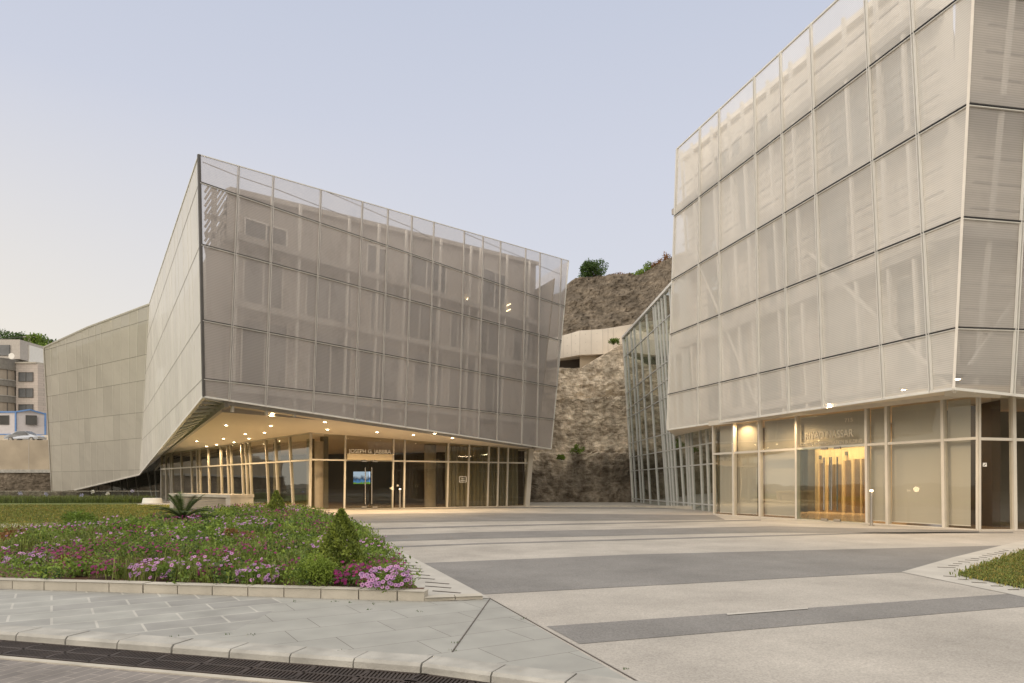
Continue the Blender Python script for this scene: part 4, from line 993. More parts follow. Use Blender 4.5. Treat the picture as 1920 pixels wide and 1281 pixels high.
# ================================================================== SLANTED GLASS HALL between
GH=thing('glass_hall','leaning green glass curtain wall hall squeezed between the cliff and the mesh building','building',(11,44,0))
plH=leanpl((10.7,36.2,0),Vector((-70,1280,0)),.056)
outH=[(1169,633),(1251,543),(1345,440),(1345,962),(1187,941)]
def hc(ut,vt,ub,vb): return ((ut,vt),(ub,vb))
hm=[hc(1175,626,1193.5,945),hc(1183,618,1203,945),hc(1189,612,1208,945),hc(1199.5,600,1220,945),hc(1212,587,1235.5,945),
    hc(1225,572,1251,945),hc(1228.5,568,1254,945),hc(1234,562,1260,945),hc(1240,555,1265,945),hc(1246,548,1271,945),
    hc(1256,540,1283,945),hc(1275,540,1292,945),hc(1279,540,1296,945),hc(1284,540,1302,945),hc(1302,540,1318,945),hc(1316,540,1330,945),hc(1330,540,1341,945),hc(1352,540,1362,945)]
hr=[((1169,500),(1251,380)),((1169,672),(1251,596)),((1170,742),(1251,678)),((1176,728+13),(1251,679)),((1178,768),(1251,712)),((1179,780+3),(1252,743.5)),((1183,831),(1337,790)),((1184.5,857),(1337,830)),((1185,883),(1337,869.5)),((1186,935),(1337,947)),((1187,1100),(1337,1150))]
hr=[hr[0],hr[1],hr[2],hr[4],hr[5],hr[6],hr[7],hr[8],hr[9],hr[10]]
cH=[((1150,633),(1170,945))]+hm+[((1450,540),(1450,945))]
poH,cs_,rs_,OH=grid(plH,cH,hr,outH)
panels(GH,[(plH,q,M['glassG']) for q in poH],100,'glass_pane')
segs(GH,plH,cs_,'mullion',M['steelp'],.06,.10,.03); segs(GH,plH,rs_,'transom',M['steelp'],.07,.05,.02)
H3=[plH.hit(*p) for p in outH]
MB().bar(H3[0],H3[1]+(H3[2]-H3[1])*.5,.16,.3,plH.n).build('top_trim',M['white'],GH); MB().bar(H3[0],H3[4],.12,.2,plH.n).build('edge_trim',M['alu'],GH)
# inside of the hall: back wall rock side & slabs & pale fins
nH=-plH.n
hb0,hb1=H3[4]+nH*6,H3[3]+nH*4
MB().face([Vector((hb0.x,hb0.y,-.4)),Vector((hb1.x,hb1.y,-.4)),Vector((hb1.x,hb1.y,15)),Vector((hb0.x,hb0.y,13))]).build('back_wall',simple('hall_back',(.12,.12,.105),.8,0,.35,.5),GH)
for z in (4.2,8.2,11.6):
    a=H3[4]+nH*3.5; b=H3[3]+nH*3.0; a.z=b.z=z; MB().bar(a,b,4.0,.35,zz).build('floor_slab',M['slab'],GH)
for k in range(9):
    a=H3[3].lerp(H3[4],.05+k*.085)+nH*1.3; a.z=-.3; MB().bar(a,a+Vector((-.0,0,4.6)),.28,.5,plH.n).build('fin',M['column'],GH)
area_light('hall_lamp',(13.5,40,3.9),2,50,GH)
# end wall of the hall towards the cliff
MB().face([H3[4],H3[4]+Vector((6,2,0)),H3[0]+Vector((6,2,0)),H3[0]]).build('glass_pane',M['glassG'],GH)
# stone ledge closing the plaza before the cliff
ed=MB(); 
pa,pb_,pc=g(985,950.5),g(1190,950.5),g(1337,957)
def ledge(a,b,ha,hb,wd=.5):
    d=(b-a).normalized(); t=Vector((-d.y,d.x,0))*wd; 
    q=[a,b,b+t,a+t]; hh=[ha,hb,hb,ha]
    T=[Vector((x.x,x.y,h)) for x,h in zip(q,hh)]; Bm=[Vector((x.x,x.y,-.3)) for x in q]
    ed.face(T); 
    for i in range(4): ed.face([Bm[i],Bm[(i+1)%4],T[(i+1)%4],T[i]])
ledge(pa,pb_,.06,.08); ledge(pb_,pc,.08,.24)
ed.build('stone_ledge',M['stone'])['kind']='structure'

# ================================================================== LEFT BACKGROUND: apartments, cabin, car, pole, trees
def window_parts(root,c,wd,h,rz,dep=.15,panes=2,fm=None):
    gl=MB().box(c,(wd,.06,h),rz).build('window',M['wing'],root)
    mb=MB(); Mx=Matrix.Rotation(rz,3,'Z'); c=Vector(c)
    for sx in (-1,1): mb.box(tuple(c+Mx@Vector((sx*wd/2,-.04,0))),(.08,.12,h+.08),rz)
    for s in (-1,1): mb.box(tuple(c+Mx@Vector((0,-.043,s*h/2))),(wd,.12,.08),rz)
    for k in range(1,panes): mb.box(tuple(c+Mx@Vector((-wd/2+wd*k/panes,-.037,0))),(.06,.10,h),rz)
    mb.build('frame',fm or M['alud'],gl)
M['apstone']=brick_mat('apartment_stone',(.50,.45,.40),(.44,.40,.36),(.38,.34,.30),.8,.35,0,.8,.012)
def wallstone():
    m,t,b=mat('apartment_cladding'); b.inputs['Roughness'].default_value=.85
    br=N(t,'ShaderNodeTexBrick'); mp=objco(t,(1,1,1),(R(90),0,0)); L(t,mp,br.inputs['Vector']); br.inputs['Scale'].default_value=1; br.inputs['Brick Width'].default_value=.9; br.inputs['Row Height'].default_value=.4; br.inputs['Mortar Size'].default_value=.02
    br.inputs['Color1'].default_value=(.52,.46,.42,1); br.inputs['Color2'].default_value=(.46,.42,.38,1); br.inputs['Mortar'].default_value=(.36,.32,.29,1); L(t,br.outputs[0],b.inputs['Base Color']); return m
M['apst']=wallstone()
Ya=112
def px2(u,v,Y): return P(u,v,Y)
ap=thing('apartment_building','pale stone apartment block with square dark windows beside the rounded balconies','building',tuple(Vector((px2(58,700,Ya).x,Ya,9))))
x0,x1,x2=px2(30,0,Ya).x,px2(71,0,Ya).x,px2(92,0,Ya).x; zt=px2(0,682,Ya).z
mb=MB(); 
z2=px2(0,692,Ya).z
mb.v=[]; 
foot=[(x0,Ya),(x1,Ya),(x2+.6,Ya+5),(x2+.6,Ya+18),(x0,Ya+18)]
mb.prism([Vector((x,y,zt)) for x,y in foot],zt-8); mb.build('wall',M['apst'],ap)
mb=MB(); mb.prism([Vector((x+(.2 if x>-75 else -.2),y-(.2 if y<Ya+9 else 0),zt+.25)) for x,y in foot],.246); mb.build('parapet',M['stone'],ap)
for v in (707,737,767):
    p=px2(49,v,Ya); window_parts(ap,(p.x,Ya-.03,p.z),2.3,1.45,0)
rz2=math.atan2(5,x2+.6-x1)
for v in (712,742,770):
    f=.45; p=Vector((x1+(x2+.6-x1)*f,Ya+5*f,px2(0,v,Ya+2).z)); window_parts(ap,tuple(p),.42,1.3,rz2,panes=1)
at_=thing('apartment_building','grey apartment tower with rounded glazed balconies at the left edge of the photo','building',tuple(Vector((px2(5,700,110).x,110,9))))
cx=px2(-6,0,112).x; Y0=112
def ell(a,b,z,n=28): return [Vector((cx+a*math.cos(2*math.pi*i/n),Y0+b*math.sin(2*math.pi*i/n),z)) for i in range(n)]
for v0,v1,kind in ((672,692,'b'),(692,712,'g'),(712,723,'b'),(723,742,'g'),(742,754,'b'),(754,776,'g'),(776,800,'b')):
    zt_,zb=px2(0,v0,110).z,px2(0,v1,110).z
    if kind=='b': MB().prism(ell(3.15,3.2,zt_),zt_-zb).build('balcony',simple('balcony_grey',(.19,.18,.16),.7,0,.1),at_); MB().prism(ell(3.22,3.27,zt_+.12),.12).build('coping',M['stone2'],at_)
    else: MB().prism(ell(2.95,3.0,zt_),zt_-zb-.0).build('glazing',simple('balcony_blind',(.30,.26,.21),.5,0,.2,.3),at_)
    if kind=='g':
        mb=MB()
        for i in range(14):
            an=2*math.pi*i/14; p=Vector((cx+2.98*math.cos(an),Y0+3.03*math.sin(an),0)); mb.bar(p+zz*zt_,p+zz*zb,.08,.08,Vector((math.cos(an),math.sin(an),0)))
        mb.build('frame',M['alud'],at_)
MB().box((cx+.3,Y0+3,px2(0,655,112).z),(7,6,3.2)).build('penthouse',M['slab'],at_)
MB().box((cx+1.2,Y0+.1-.12,px2(0,657,112).z),(2.0,.3,1.7)).build('window',M['wing'],at_)
MB().box((px2(30,0,112).x,Y0+4,px2(0,662,112).z),(1.6,4,3.4)).build('penthouse_wall',M['white'],at_)
p=px2(24,669,109.6); MB().tube([p,p+Vector((0,-.15,.05)),p+Vector((0,-.3,.05))],[.05,.35,.5],12).build('satellite_dish',M['white'],at_)
# blue framed site cabin
Yc=96.0; cb_=thing('site_cabin','white prefabricated cabin with blue frame and barred windows above the retaining wall','cabin',tuple(Vector((px2(40,0,Yc).x,Yc,8.2))))
M['cabw']=simple('cabin_panel',(.52,.50,.52),.5,0,.05); M['cabb']=simple('cabin_blue',(.10,.22,.48),.5,0,.1)
a=px2(-60,813,Yc); b=px2(33,813,Yc); c=px2(84,813,Yc+1.0); tz=px2(0,773,Yc).z; bz=8.35
fp=[(a.x,Yc),(b.x,Yc-.3),(c.x,Yc+1.2),(c.x,Yc+5),(a.x,Yc+5)]
MB().prism([Vector((x,y,tz)) for x,y in fp],tz-bz).build('wall',M['cabw'],cb_)
mb=MB(); pk=Vector(((b.x+c.x)/2+.1,Yc+.3,tz+.35))
def F_(x,y,z): return Vector((x,y,z))
mb.bar(F_(a.x,Yc-.08,tz),F_(b.x,Yc-.38,tz),.22,.12,(0,-1,0)); mb.bar(F_(b.x,Yc-.38,tz),F_(pk.x,pk.y-.2,pk.z),.2,.12,(0,-1,0)); mb.bar(F_(pk.x,pk.y-.2,pk.z),F_(c.x,Yc+1.1,tz-.15),.2,.12,(0,-1,0))
mb.build('roof_edge',M['cabb'],cb_)
MB().face([F_(b.x,Yc-.35,tz),F_(c.x,Yc+1.15,tz-.15),F_(pk.x,pk.y-.15,pk.z)]).build('gable',M['cabw'],cb_)
mb=MB()
for x,y in ((b.x,Yc-.38),(c.x,Yc+1.1),(a.x,Yc-.06)): mb.bar(F_(x,y,bz),F_(x,y,tz),.2,.12,(0,-1,0))
mb.bar(F_(a.x,Yc-.08,bz+.06),F_(b.x,Yc-.38,bz+.06),.14,.1,(0,-1,0)); mb.bar(F_(b.x,Yc-.38,bz+.06),F_(c.x,Yc+1.1,bz+.06),.14,.1,(0,-1,0)); mb.build('corner_frame',M['cabb'],cb_)
for u,y in ((10,Yc-.1),(60,Yc+.38)):
    p=px2(u,788,y); rz_=math.atan2(-.3,b.x-a.x) if u<30 else math.atan2(1.5,c.x-b.x)
    window_parts(cb_,(p.x,y-.12,p.z),1.25,1.25,rz_,panes=8)
for x in (a.x+3,b.x-1,c.x-.6): MB().box((x,Yc+1.6,8.2),(.3,.3,.5)).build('foot',M['stone2'],cb_)
# parked car
cr=thing('parked_car','silver saloon car parked before the blue framed cabin','car',tuple(F_(px2(48,0,90.3).x,90.3,7.0)),0)
def car(root):
    o=wloc(root); prof=[(-2.2,.35),(-2.2,.75),(-1.9,.92),(-1.35,.98),(-.7,1.40),(.35,1.44),(1.05,1.02),(1.9,.88),(2.2,.68),(2.2,.35)]
    mb=MB(); n=len(prof)
    def rr(x,z,s): w=.86 if z<1.0 else .66; return o+Vector((x,s*w,z))
    for s in (-1,1):
        mb.face([rr(x,z,s) for x,z in prof][::s])
    for i in range(n): a,b=prof[i],prof[(i+1)%n]; mb.face([rr(*a,-1),rr(*b,-1),rr(*b,1),rr(*a,1)])
    mb.build('body',simple('car_silver',(.50,.53,.58),.25,.6,.03),root)
    for s in (-1,1):
        MB().face([o+Vector((x,s*y,z)) for x,z,y in ((-1.2,1.0,.875),(-.66,1.36,.69),(.32,1.39,.69),(.92,1.02,.87))]).build('side_window',M['wing'],root)
    MB().face([o+Vector((1.08,-.62,1.04)),o+Vector((1.08,.62,1.04)),o+Vector((.42,.56,1.44)),o+Vector((.42,-.56,1.44))]).build('windscreen',M['wing'],root)
    for x in (-1.35,1.35):
        for s in (-1,1):
            w_=MB().tube([o+Vector((x,s*.70,.32)),o+Vector((x,s*.90,.32))],.32,16).build('wheel',M['alud'],root); MB().tube([o+Vector((x,s*.905,.32)),o+Vector((x,s*.92,.32))],.2,12).build('rim',M['steel'],w_)
    for s in (-1,1): MB().box(tuple(o+Vector((2.18,s*.6,.70))),(.08,.34,.14)).build('headlight',M['white'],root)
    for s in (-1,1): MB().box(tuple(o+Vector((-2.18,s*.6,.78))),(.08,.3,.14)).build('tail_light',simple('tail_red',(.4,.02,.02),.3),root)
car(cr)
# lattice utility pole with wires
up_=px2(56,690,128); pole=thing('utility_pole','grey lattice utility pole on the hillside over the apartment block','utility pole',tuple(F_(up_.x,128,16)))
mb=MB(); zt_=px2(0,629,128).z
for sx in (-1,1):
    for sy in (-1,1): mb.bar(F_(up_.x+sx*.4,128+sy*.4,15),F_(up_.x+sx*.15,128+sy*.15,zt_),.09,.09,(1,0,0))
for k in range(12):
    z=15+(zt_-15)*k/12; s=.4-.25*k/12; z1=z+(zt_-15)/12
    mb.bar(F_(up_.x-s,128-s,z),F_(up_.x+s,128-s,z1),.06,.06,(0,1,0)); mb.bar(F_(up_.x+s,128-s,z),F_(up_.x-s,128-s,z1),.06,.06,(0,1,0))
mb.build('mast',M['slab'],pole)
mb=MB(); mb.bar(F_(up_.x-1.2,127.9,zt_-.3),F_(up_.x+1.2,127.9,zt_-.3),.12,.12,(0,1,0)); mb.build('cross_arm',M['slab'],pole)
mb=MB()
for dx,dz in ((-.9,0),(.9,0)):
    for far in (F_(-140,118,zt_-3),F_(-60,160,zt_-1.5)):
        A=F_(up_.x+dx,128,zt_-.2); mb.tube([A.lerp(far,t)-zz*(4*t*(1-t)*1.2) for t in np.linspace(0,1,9)],.03,4)
mb.build('wire',M['alud'],pole)

# ---------------- foliage tools
def leaves(mb,pts,size,tone=None,asp=.5,mi=0,updir=.3):
    n=len(pts)
    d=rng.normal(size=(n,3)); d[:,2]+=updir; d/=np.linalg.norm(d,axis=1)[:,None]
    e=np.cross(d,rng.normal(size=(n,3))); e/=np.linalg.norm(e,axis=1)[:,None]
    s=size*rng.uniform(.6,1.3,size=n)[:,None]
    a=pts-d*s*0; b=pts+d*s*.5+e*s*asp*.5; c=pts+d*s; f=pts+d*s*.5-e*s*asp*.5
    base=len(mb.v); V=np.stack([a,b,c,f],1).reshape(-1,3); mb.v+=[tuple(x) for x in V.tolist()]
    mb.f+=[(base+4*i,base+4*i+1,base+4*i+2,base+4*i+3) for i in range(n)]; mb.m+=[mi]*n
    t=rng.uniform(0,1,n) if tone is None else np.clip(tone+rng.normal(0,.15,n),0,1); mb.t+=t.tolist()
def clump(mb,c,r,n,size,mi=0,tone=None):
    c=np.array(c); p=rng.normal(size=(n,3)); p/=np.linalg.norm(p,axis=1)[:,None]; p*= (rng.uniform(.35,1,n)**.5)[:,None]; p*=np.array(r); leaves(mb,c+p,size,rng.uniform(.2,.8) if tone is None else tone,mi=mi)
def tree(name,label,cat,base,h,cr,m,nclump=26,leaf=.22,group=None,per=150,flat=.7):
    t=thing(name,label,cat,tuple(base),0,group); base=Vector(base)
    tr=MB(); tr.tube([base-zz*.3,base+Vector((.1,0,h*.3)),base+Vector((-.05,.1,h*.65))],[.045*h,.03*h,.015*h],8)
    ends=[]
    for i in range(6):
        an=i*1.05+random.random(); e=base+Vector((math.cos(an)*cr*.55,math.sin(an)*cr*.55,h*(.55+.3*random.random()))); tr.tube([base+zz*h*.35,(base+zz*h*.45+e)/2,e],[.018*h,.012*h,.006*h],6); ends.append(e)
    tr.build('trunk',M['bark'],t)
    mb=MB()
    for i in range(nclump):
        an=random.uniform(0,6.28); ra=cr*math.sqrt(random.random())*.8; z=h*random.uniform(.38,.92); k=1-abs(z/h-.6)*1.1
        c=base+Vector((math.cos(an)*ra*k,math.sin(an)*ra*k,z)); s=cr*random.uniform(.22,.42); clump(mb,c,(s,s,s*flat),per,leaf)
    mb.build('crown',m,t); return t
for i,(u,v,Y,h,cr,mk,lb) in enumerate(((8,672,135,7.5,4.5,'leafD','dark pine tree behind the rounded apartment tower'),(27,664,138,6,4,'leafD','dark bushy tree just right of the tower penthouse'),(44,665,140,6,3.6,'leafD','small dark tree left of the lattice pole'),(66,676,130,7,3.6,'leafA','light green tree right of the lattice pole'),(80,684,127,6,3.2,'leafA','light green tree beside the far corner of the mesh wing'),(82,655,150,4.5,4,'leafD','dark low tree on the ridge above the mesh wing corner'))):
    b=px2(u,v,Y); tree('hillside_tree',lb,'tree',(b.x,Y,b.z-2),h,cr,M[mk],24,.5,'trees on the hillside',90)
# fig tree and scrub on the cliff top
b=px2(1114,527,79); tree('cliff_tree','round dark green tree alone on the cliff top skyline','tree',(b.x,78.5,b.z-.6),2.6,2.0,M['leafD'],30,.22,None,140,.8)
def bush(name,label,base,r,m,n,leaf,cat='bush',group=None,stem=True,nc=14,mt=None):
    base=Vector(base); t=thing(name,label,cat,tuple(base),0,group)
    mb=MB()
    for i in range(nc):
        an=random.uniform(0,6.28); ra=math.sqrt(random.random())*.75; c=base+Vector((math.cos(an)*ra*r[0],math.sin(an)*ra*r[1],r[2]*random.uniform(.25,1.0)*(1.1-ra*.6))); clump(mb,c,(r[0]*.3,r[1]*.3,r[2]*.3),n//nc,leaf)
    mb.build('foliage',m,t)
    s=MB()
    for i in range(5): an=i*1.3; s.tube([base-zz*.05,base+Vector((math.cos(an)*r[0]*.5,math.sin(an)*r[1]*.5,r[2]*.7))],[.02*max(1,r[2]),.008],5)
    s.build('stem',M['bark'],t); return t
for u,v,rx,rz_,mk,lb in ((1090,528,1.2,.5,'leafdry','low dry bush at the left end of the cliff top'),(1160,520,1.4,.7,'leafdry','dry bush just right of the cliff top tree'),(1178,519,1.3,.6,'leafdry','low straw coloured bush midway along the cliff top'),(1196,518,1.4,.8,'leafA','green scrub bush midway along the cliff top'),(1214,508,1.5,1.0,'leafA','taller green bush where the cliff top starts to climb'),(1232,500,1.3,.9,'leafdry','brown bush high on the climbing cliff top'),(1247,492,1.4,1.1,'leafdry','brown bush beside the upper edge of the right mesh building')):
    b=px2(u,v+4,78.5); bush('cliff_bush',lb,(b.x,78.3,b.z-.4),(rx,1.1,rz_*1.3),M[mk],900,.22,group='bushes along the cliff top')
for u,v,r_,lb in ((1083,851,.5,'green bush growing from the dark stained lower cliff'),(1052,862,.3,'small green tuft left of the larger cliff bush'),(1151,645,.35,'small tuft on the rock beside the concrete wall end')):
    b=px2(u,v,55.2 if v>800 else 57); bush('cliff_bush',lb,(b.x,b.y,b.z),(r_*1.3,.45,r_*1.2),M['leafA'],500,.14,group='bushes on the cliff face')

# ================================================================== GARDEN
zz=Vector((0,0,1))
def bedz(x,y): return .10+.16*min(1,max(0,(y-10)/6))
bed_px=[(-300,1081),(0,1088.5),(400,1099),(784,1109),(735,1055),(700,1024),(640,992),(563,962),(500,958),(440,963),(400,968),(330,985),(250,998),(150,1006),(60,1020),(0,1035),(-300,1055)]
bedp=[g(u,v,.08) for u,v in bed_px]
B2=[Vector((p.x,p.y)) for p in bedp]
def inside(x,y,poly):
    c=False; n=len(poly)
    for i in range(n):
        a,b=poly[i],poly[i-1]
        if (a.y>y)!=(b.y>y) and x<(b.x-a.x)*(y-a.y)/(b.y-a.y)+a.x: c=not c
    return c
# bed soil mound as a fine grid
mb=MB(); idx={}
xsg=np.arange(-22,0,.4); ysg=np.arange(9,35,.4)
for i,x in enumerate(xsg):
    for j,y in enumerate(ysg):
        if inside(x+.2,y+.2,B2):
            mb.face([(xx,yy,bedz(xx,yy)-.03+.03*noise.noise(Vector((xx*1.7,yy*1.7,0)))) for xx,yy in ((x,y),(x+.4,y),(x+.4,y+.4),(x,y+.4))])
mb.face([(p.x,p.y,.05) for p in up(bedp)])
mb.build('bed_soil',M['soil'])['kind']='structure'
def randbed(n,ymin=9,ymax=34,poly=B2):
    out=[]
    while len(out)<n:
        y=ymin+(ymax-ymin)*random.random()**1.5; x=random.uniform(-20,-.9)
        if inside(x,y,poly): out.append((x,y))
    return out
cover=MB(); 
def cover_density(x,y): return noise.noise(Vector((x*.6,y*.45,3)))
for x,y in randbed(2000):
    if abs(proj(Vector((x,y,.2))).x-480)>520: continue
    if (x+2.66)**2+(y-9.7)**2<.45**2 or (x+2.5)**2+(y-10.9)**2<.35**2: continue
    d=cover_density(x,y); edge=y<10.9+(-x)*.12
    if x<-7.2 and random.random()<.7 and y<14: continue
    if edge and random.random()<.45: continue
    if d<-.45: continue
    r=random.uniform(.16,.34); hgt=random.uniform(.12,.30)
    n=int(60 if y<18 else 34); sc_=.055 if y<16 else .085
    clump(cover,(x,y,bedz(x,y)+hgt*.55),(r,r,hgt*.6),n,sc_,mi=0 if random.random()<.7 else (1 if random.random()<.55 else 2))
cover.build('ground_cover',[M['leafA'],M['leafD'],M['leafL']])['kind']='stuff'
# long grass tufts among them
gt=MB()
def tuft(mb,x,y,z,h,n,mi=0,spread=.12,w_=.012):
    for i in range(n):
        an=random.uniform(0,6.28); l=h*random.uniform(.6,1.1); lean=random.uniform(.15,.75); b=Vector((x+random.gauss(0,spread),y+random.gauss(0,spread),z)); dx=Vector((math.cos(an),math.sin(an),0))
        s=Vector((-dx.y,dx.x,0))*w_; m_=b+dx*l*lean*.35+zz*l*.6; e=b+dx*l*lean+zz*l*(.95-.3*lean); k=len(mb.v)
        mb.v+=[tuple(b-s),tuple(b+s),tuple(m_+s*.8),tuple(m_-s*.8),tuple(e)]; mb.f+=[(k,k+1,k+2,k+3),(k+3,k+2,k+4)]; t=random.random(); mb.m+=[mi,mi]; mb.t+=[t,t]
for x,y in randbed(750,9,30):
    u=proj(Vector((x,y,.2))).x
    if u<-20 or u>900: continue
    if noise.noise(Vector((x*.35,y*.3,8)))<-.05: continue
    tuft(gt,x,y,bedz(x,y),random.uniform(.25,.42),22,spread=.10,w_=.008)
gt.build('bed_grass',[M['grass']])['kind']='stuff'
# daisies: one flower = 8 petals + eye, scattered over the cover as stuff
def flower(mb,p,r,mi,tilt=None):
    n=Vector((random.gauss(0,.35),random.gauss(-.45,.35)-(tilt or 0),1)).normalized(); x=n.orthogonal().normalized(); y=n.cross(x); k=8; t=random.random()
    for i in range(k):
        a=2*math.pi*i/k; d=x*math.cos(a)+y*math.sin(a); s=x*-math.sin(a)+y*math.cos(a)
        b0=len(mb.v); mb.v+=[tuple(p+d*r*.2-s*r*.10),tuple(p+d*r*.75-s*r*.27+n*r*.1),tuple(p+d*r+n*r*.05),tuple(p+d*r*.75+s*r*.27+n*r*.1),tuple(p+d*r*.2+s*r*.10)]
        mb.f.append((b0,b0+1,b0+2,b0+3,b0+4)); mb.m.append(mi); mb.t.append(t)
    mb.face([p+n*r*.06+(x*math.cos(q*1.047)+y*math.sin(q*1.047))*r*(.34 if mi==0 else .2) for q in range(6)],2,.5)
fl=MB()
cl=randbed(190,9,32)
for x,y in cl:
    u=proj(Vector((x,y,.2))).x
    if u<-20 or u>820 or x<-8.2 and y<12 and random.random()<.5: continue
    kind=0 if noise.noise(Vector((x*.5,y*.4,20)))>.02 else 1
    nf=random.randint(4,11) if kind==0 else random.randint(8,20)
    for i in range(nf):
        px_,py_=x+random.gauss(0,.20),y+random.gauss(0,.20)
        if not inside(px_,py_,B2): continue
        flower(fl,Vector((px_,py_,bedz(px_,py_)+random.uniform(.20,.33))),random.uniform(.022,.034) if kind==0 else random.uniform(.018,.028),kind)
fl.build('bed_flowers',[M['petalP'],M['petalM'],M['eye']])['kind']='stuff'
# individual flowering clumps at the kerb
def fclump(u,v,r,h,kind,label,nfl):
    p=g(u,v,.09); t=thing('daisy_clump',label,'flowering plant',tuple(p),0,'daisy clumps along the kerb')
    mb=MB()
    for i in range(16):
        an=random.uniform(0,6.28); ra=math.sqrt(random.random())*.8*r; clump(mb,p+Vector((math.cos(an)*ra,math.sin(an)*ra,h*random.uniform(.25,.75))),(r*.35,r*.35,h*.3),70,.045)
    mb.build('foliage',M['leafA'],t)
    f=MB()
    for i in range(nfl):
        an=random.uniform(0,6.28); ra=math.sqrt(random.random())*r; hz=h*(1.08-.45*(ra/r)**2)
        flower(f,p+Vector((math.cos(an)*ra,math.sin(an)*ra,hz*random.uniform(.85,1.05))),random.uniform(.026,.036) if kind==0 else .024,kind)
    for i in range(nfl//2):
        an=random.uniform(math.pi*1.1,math.pi*1.9); hz=h*random.uniform(.25,.8)
        flower(f,p+Vector((math.cos(an)*r*.95,math.sin(an)*r*.95,hz)),random.uniform(.028,.036) if kind==0 else .026,kind,1.2)
    f.build('blossom',[M['petalP'],M['petalM'],M['eye']],t)
fclump(728,1106,.38,.30,0,'mauve daisy clump at the corner tip of the flower bed',75)
fclump(668,1100,.30,.30,1,'magenta daisy clump between the corner daisies and the round bush',80)
fclump(490,1095,.34,.26,0,'mauve daisy clump left of the round green bush',34)
fclump(398,1088,.20,.22,1,'small magenta daisy clump halfway along the front kerb',30)
fclump(292,1086,.36,.28,0,'wide mauve daisy clump left of the middle of the kerb',34)
fclump(208,1082,.26,.24,1,'magenta daisy clump right of the dry tuft by the kerb',34)
fclump(150,1078,.22,.2,1,'small dark magenta clump near the left end of the kerb',26)
fclump(52,1068,.40,.26,0,'mauve daisy clump at the far left of the front kerb',34)
fclump(10,1060,.34,.24,1,'dark magenta clump cut by the left edge of the photo',40)
fclump(120,1038,.5,.26,0,'mauve daisy clump in the bare soil at the left of the bed',40)
# topiary cones
def cone(u,vb,vt,wpx,label,n,leaf):
    p=g(u,vb,.1); h=(vb-vt)/FP*p.y; r=wpx/2/FP*p.y; t=thing('topiary_cone',label,'shrub',tuple(p),0,'conical shrubs in the flower bed')
    MB().tube([p-zz*.05,p+zz*h*.8],[.03,.01],8).build('trunk',M['bark'],t)
    f=rng.uniform(0,1,n)**1.25; an=rng.uniform(0,6.28,n); lob=1+.13*np.sin(an*3+f*9)+.10*np.sin(an*7-f*23)+.06*rng.normal(size=n)
    prof=np.where(f<.12,.75+f*2,(1-f)**.88*1.10+.03); rad=r*prof*lob*np.sqrt(rng.uniform(.45,1,n))
    pts=np.stack([p.x+np.cos(an)*rad,p.y+np.sin(an)*rad,p.z+h*f*.97],1); mb=MB()
    tone=np.clip(.5+.3*np.sin(an*5+f*17)+.2*rng.normal(size=n),0,1)
    leaves(mb,pts,leaf,tone,updir=1.3); mb.build('foliage',M['topi'],t)
    return p
cone(640,1086,954,108,'larger cone shaped clipped shrub beside the daisies near the plaza border',11000,.045)
cone(518,975,920,48,'small distant cone shaped shrub at the far tip of the flower bed',3000,.075)
# round bush
p=g(588,1099,.1); bush('round_bush','low rounded bright green bush at the kerb before the tall cone shrub',p,(.36,.30,.38),M['leafL'],7500,.03,nc=50)
bush('dry_bush','small withered orange bush in the middle of the flower bed',g(437,1020,.2),(.5,.45,.30),M['leafdry'],900,.06,group='withered bushes in the bed')
bush('dry_bush','withered orange tuft towards the left front of the bed',g(143,1062,.12),(.36,.3,.22),M['leafdry'],800,.05,group='withered bushes in the bed')
bush('dry_bush','brown withered bush at the left edge of the bed by the lawn',g(28,1022,.12),(.6,.5,.30),M['leafdry'],900,.07,group='withered bushes in the bed')
bush('green_bush','round green bush on the lawn edge left of the palm',g(145,986,.06),(.65,.6,.55),M['leafA'],1500,.09,group='green bushes by the lawn')
bush('green_bush','low green bush between the lawn and the palm',g(237,1000,.1),(.5,.5,.45),M['leafA'],1300,.08,group='green bushes by the lawn')
# sago palm
def sago(u,vb,h,rad):
    p=g(u,vb,.15); t=thing('sago_palm','dark green sago palm with arching feather leaves in front of the stone bench','palm',tuple(p))
    tr=MB(); tr.tube([p-zz*.1,p+zz*.15,p+zz*.32],[.15,.17,.12],12); tr.build('trunk',M['bark'],t)
    c=p+zz*.30
    for i in range(44):
        ring_=i%3; an=i*2.39996; el=(.25,.65,1.05)[ring_]+random.uniform(-.1,.15); Lr=rad*random.uniform(.85,1.1); mb=MB(); pts=[]
        for k in range(13):
            f=k/12; r_=Lr*f*math.cos(el)*(1-.05*f); z=Lr*(f*math.sin(el)-.45*f*f*(1.1-.3*el)); pts.append(c+Vector((math.cos(an)*r_,math.sin(an)*r_,z)))
        mb.tube(pts,[.012*(1-.7*k/12) for k in range(13)],4)
        for k in range(2,40):
            f=k/40; q=f*12; a=pts[int(q)].lerp(pts[min(12,int(q)+1)],q-int(q)); dirr=(pts[min(12,int(q)+1)]-pts[int(q)]).normalized() if int(q)<12 else dirr
            sd=dirr.cross(zz).normalized(); ll=.20*math.sin(math.pi*min(1,f*.92+.06))**.6
            for s in (-1,1):
                e=a+(sd*s*.82+dirr*.55+zz*.28).normalized()*ll; wv=dirr*.008; b0=len(mb.v); mb.v+=[tuple(a-wv),tuple(a+wv),tuple(e)]; mb.f.append((b0,b0+1,b0+2)); mb.m.append(0); mb.t.append(random.random())
        mb.build('frond',M['palm'],t)
sago(343,992,1.0,1.28)
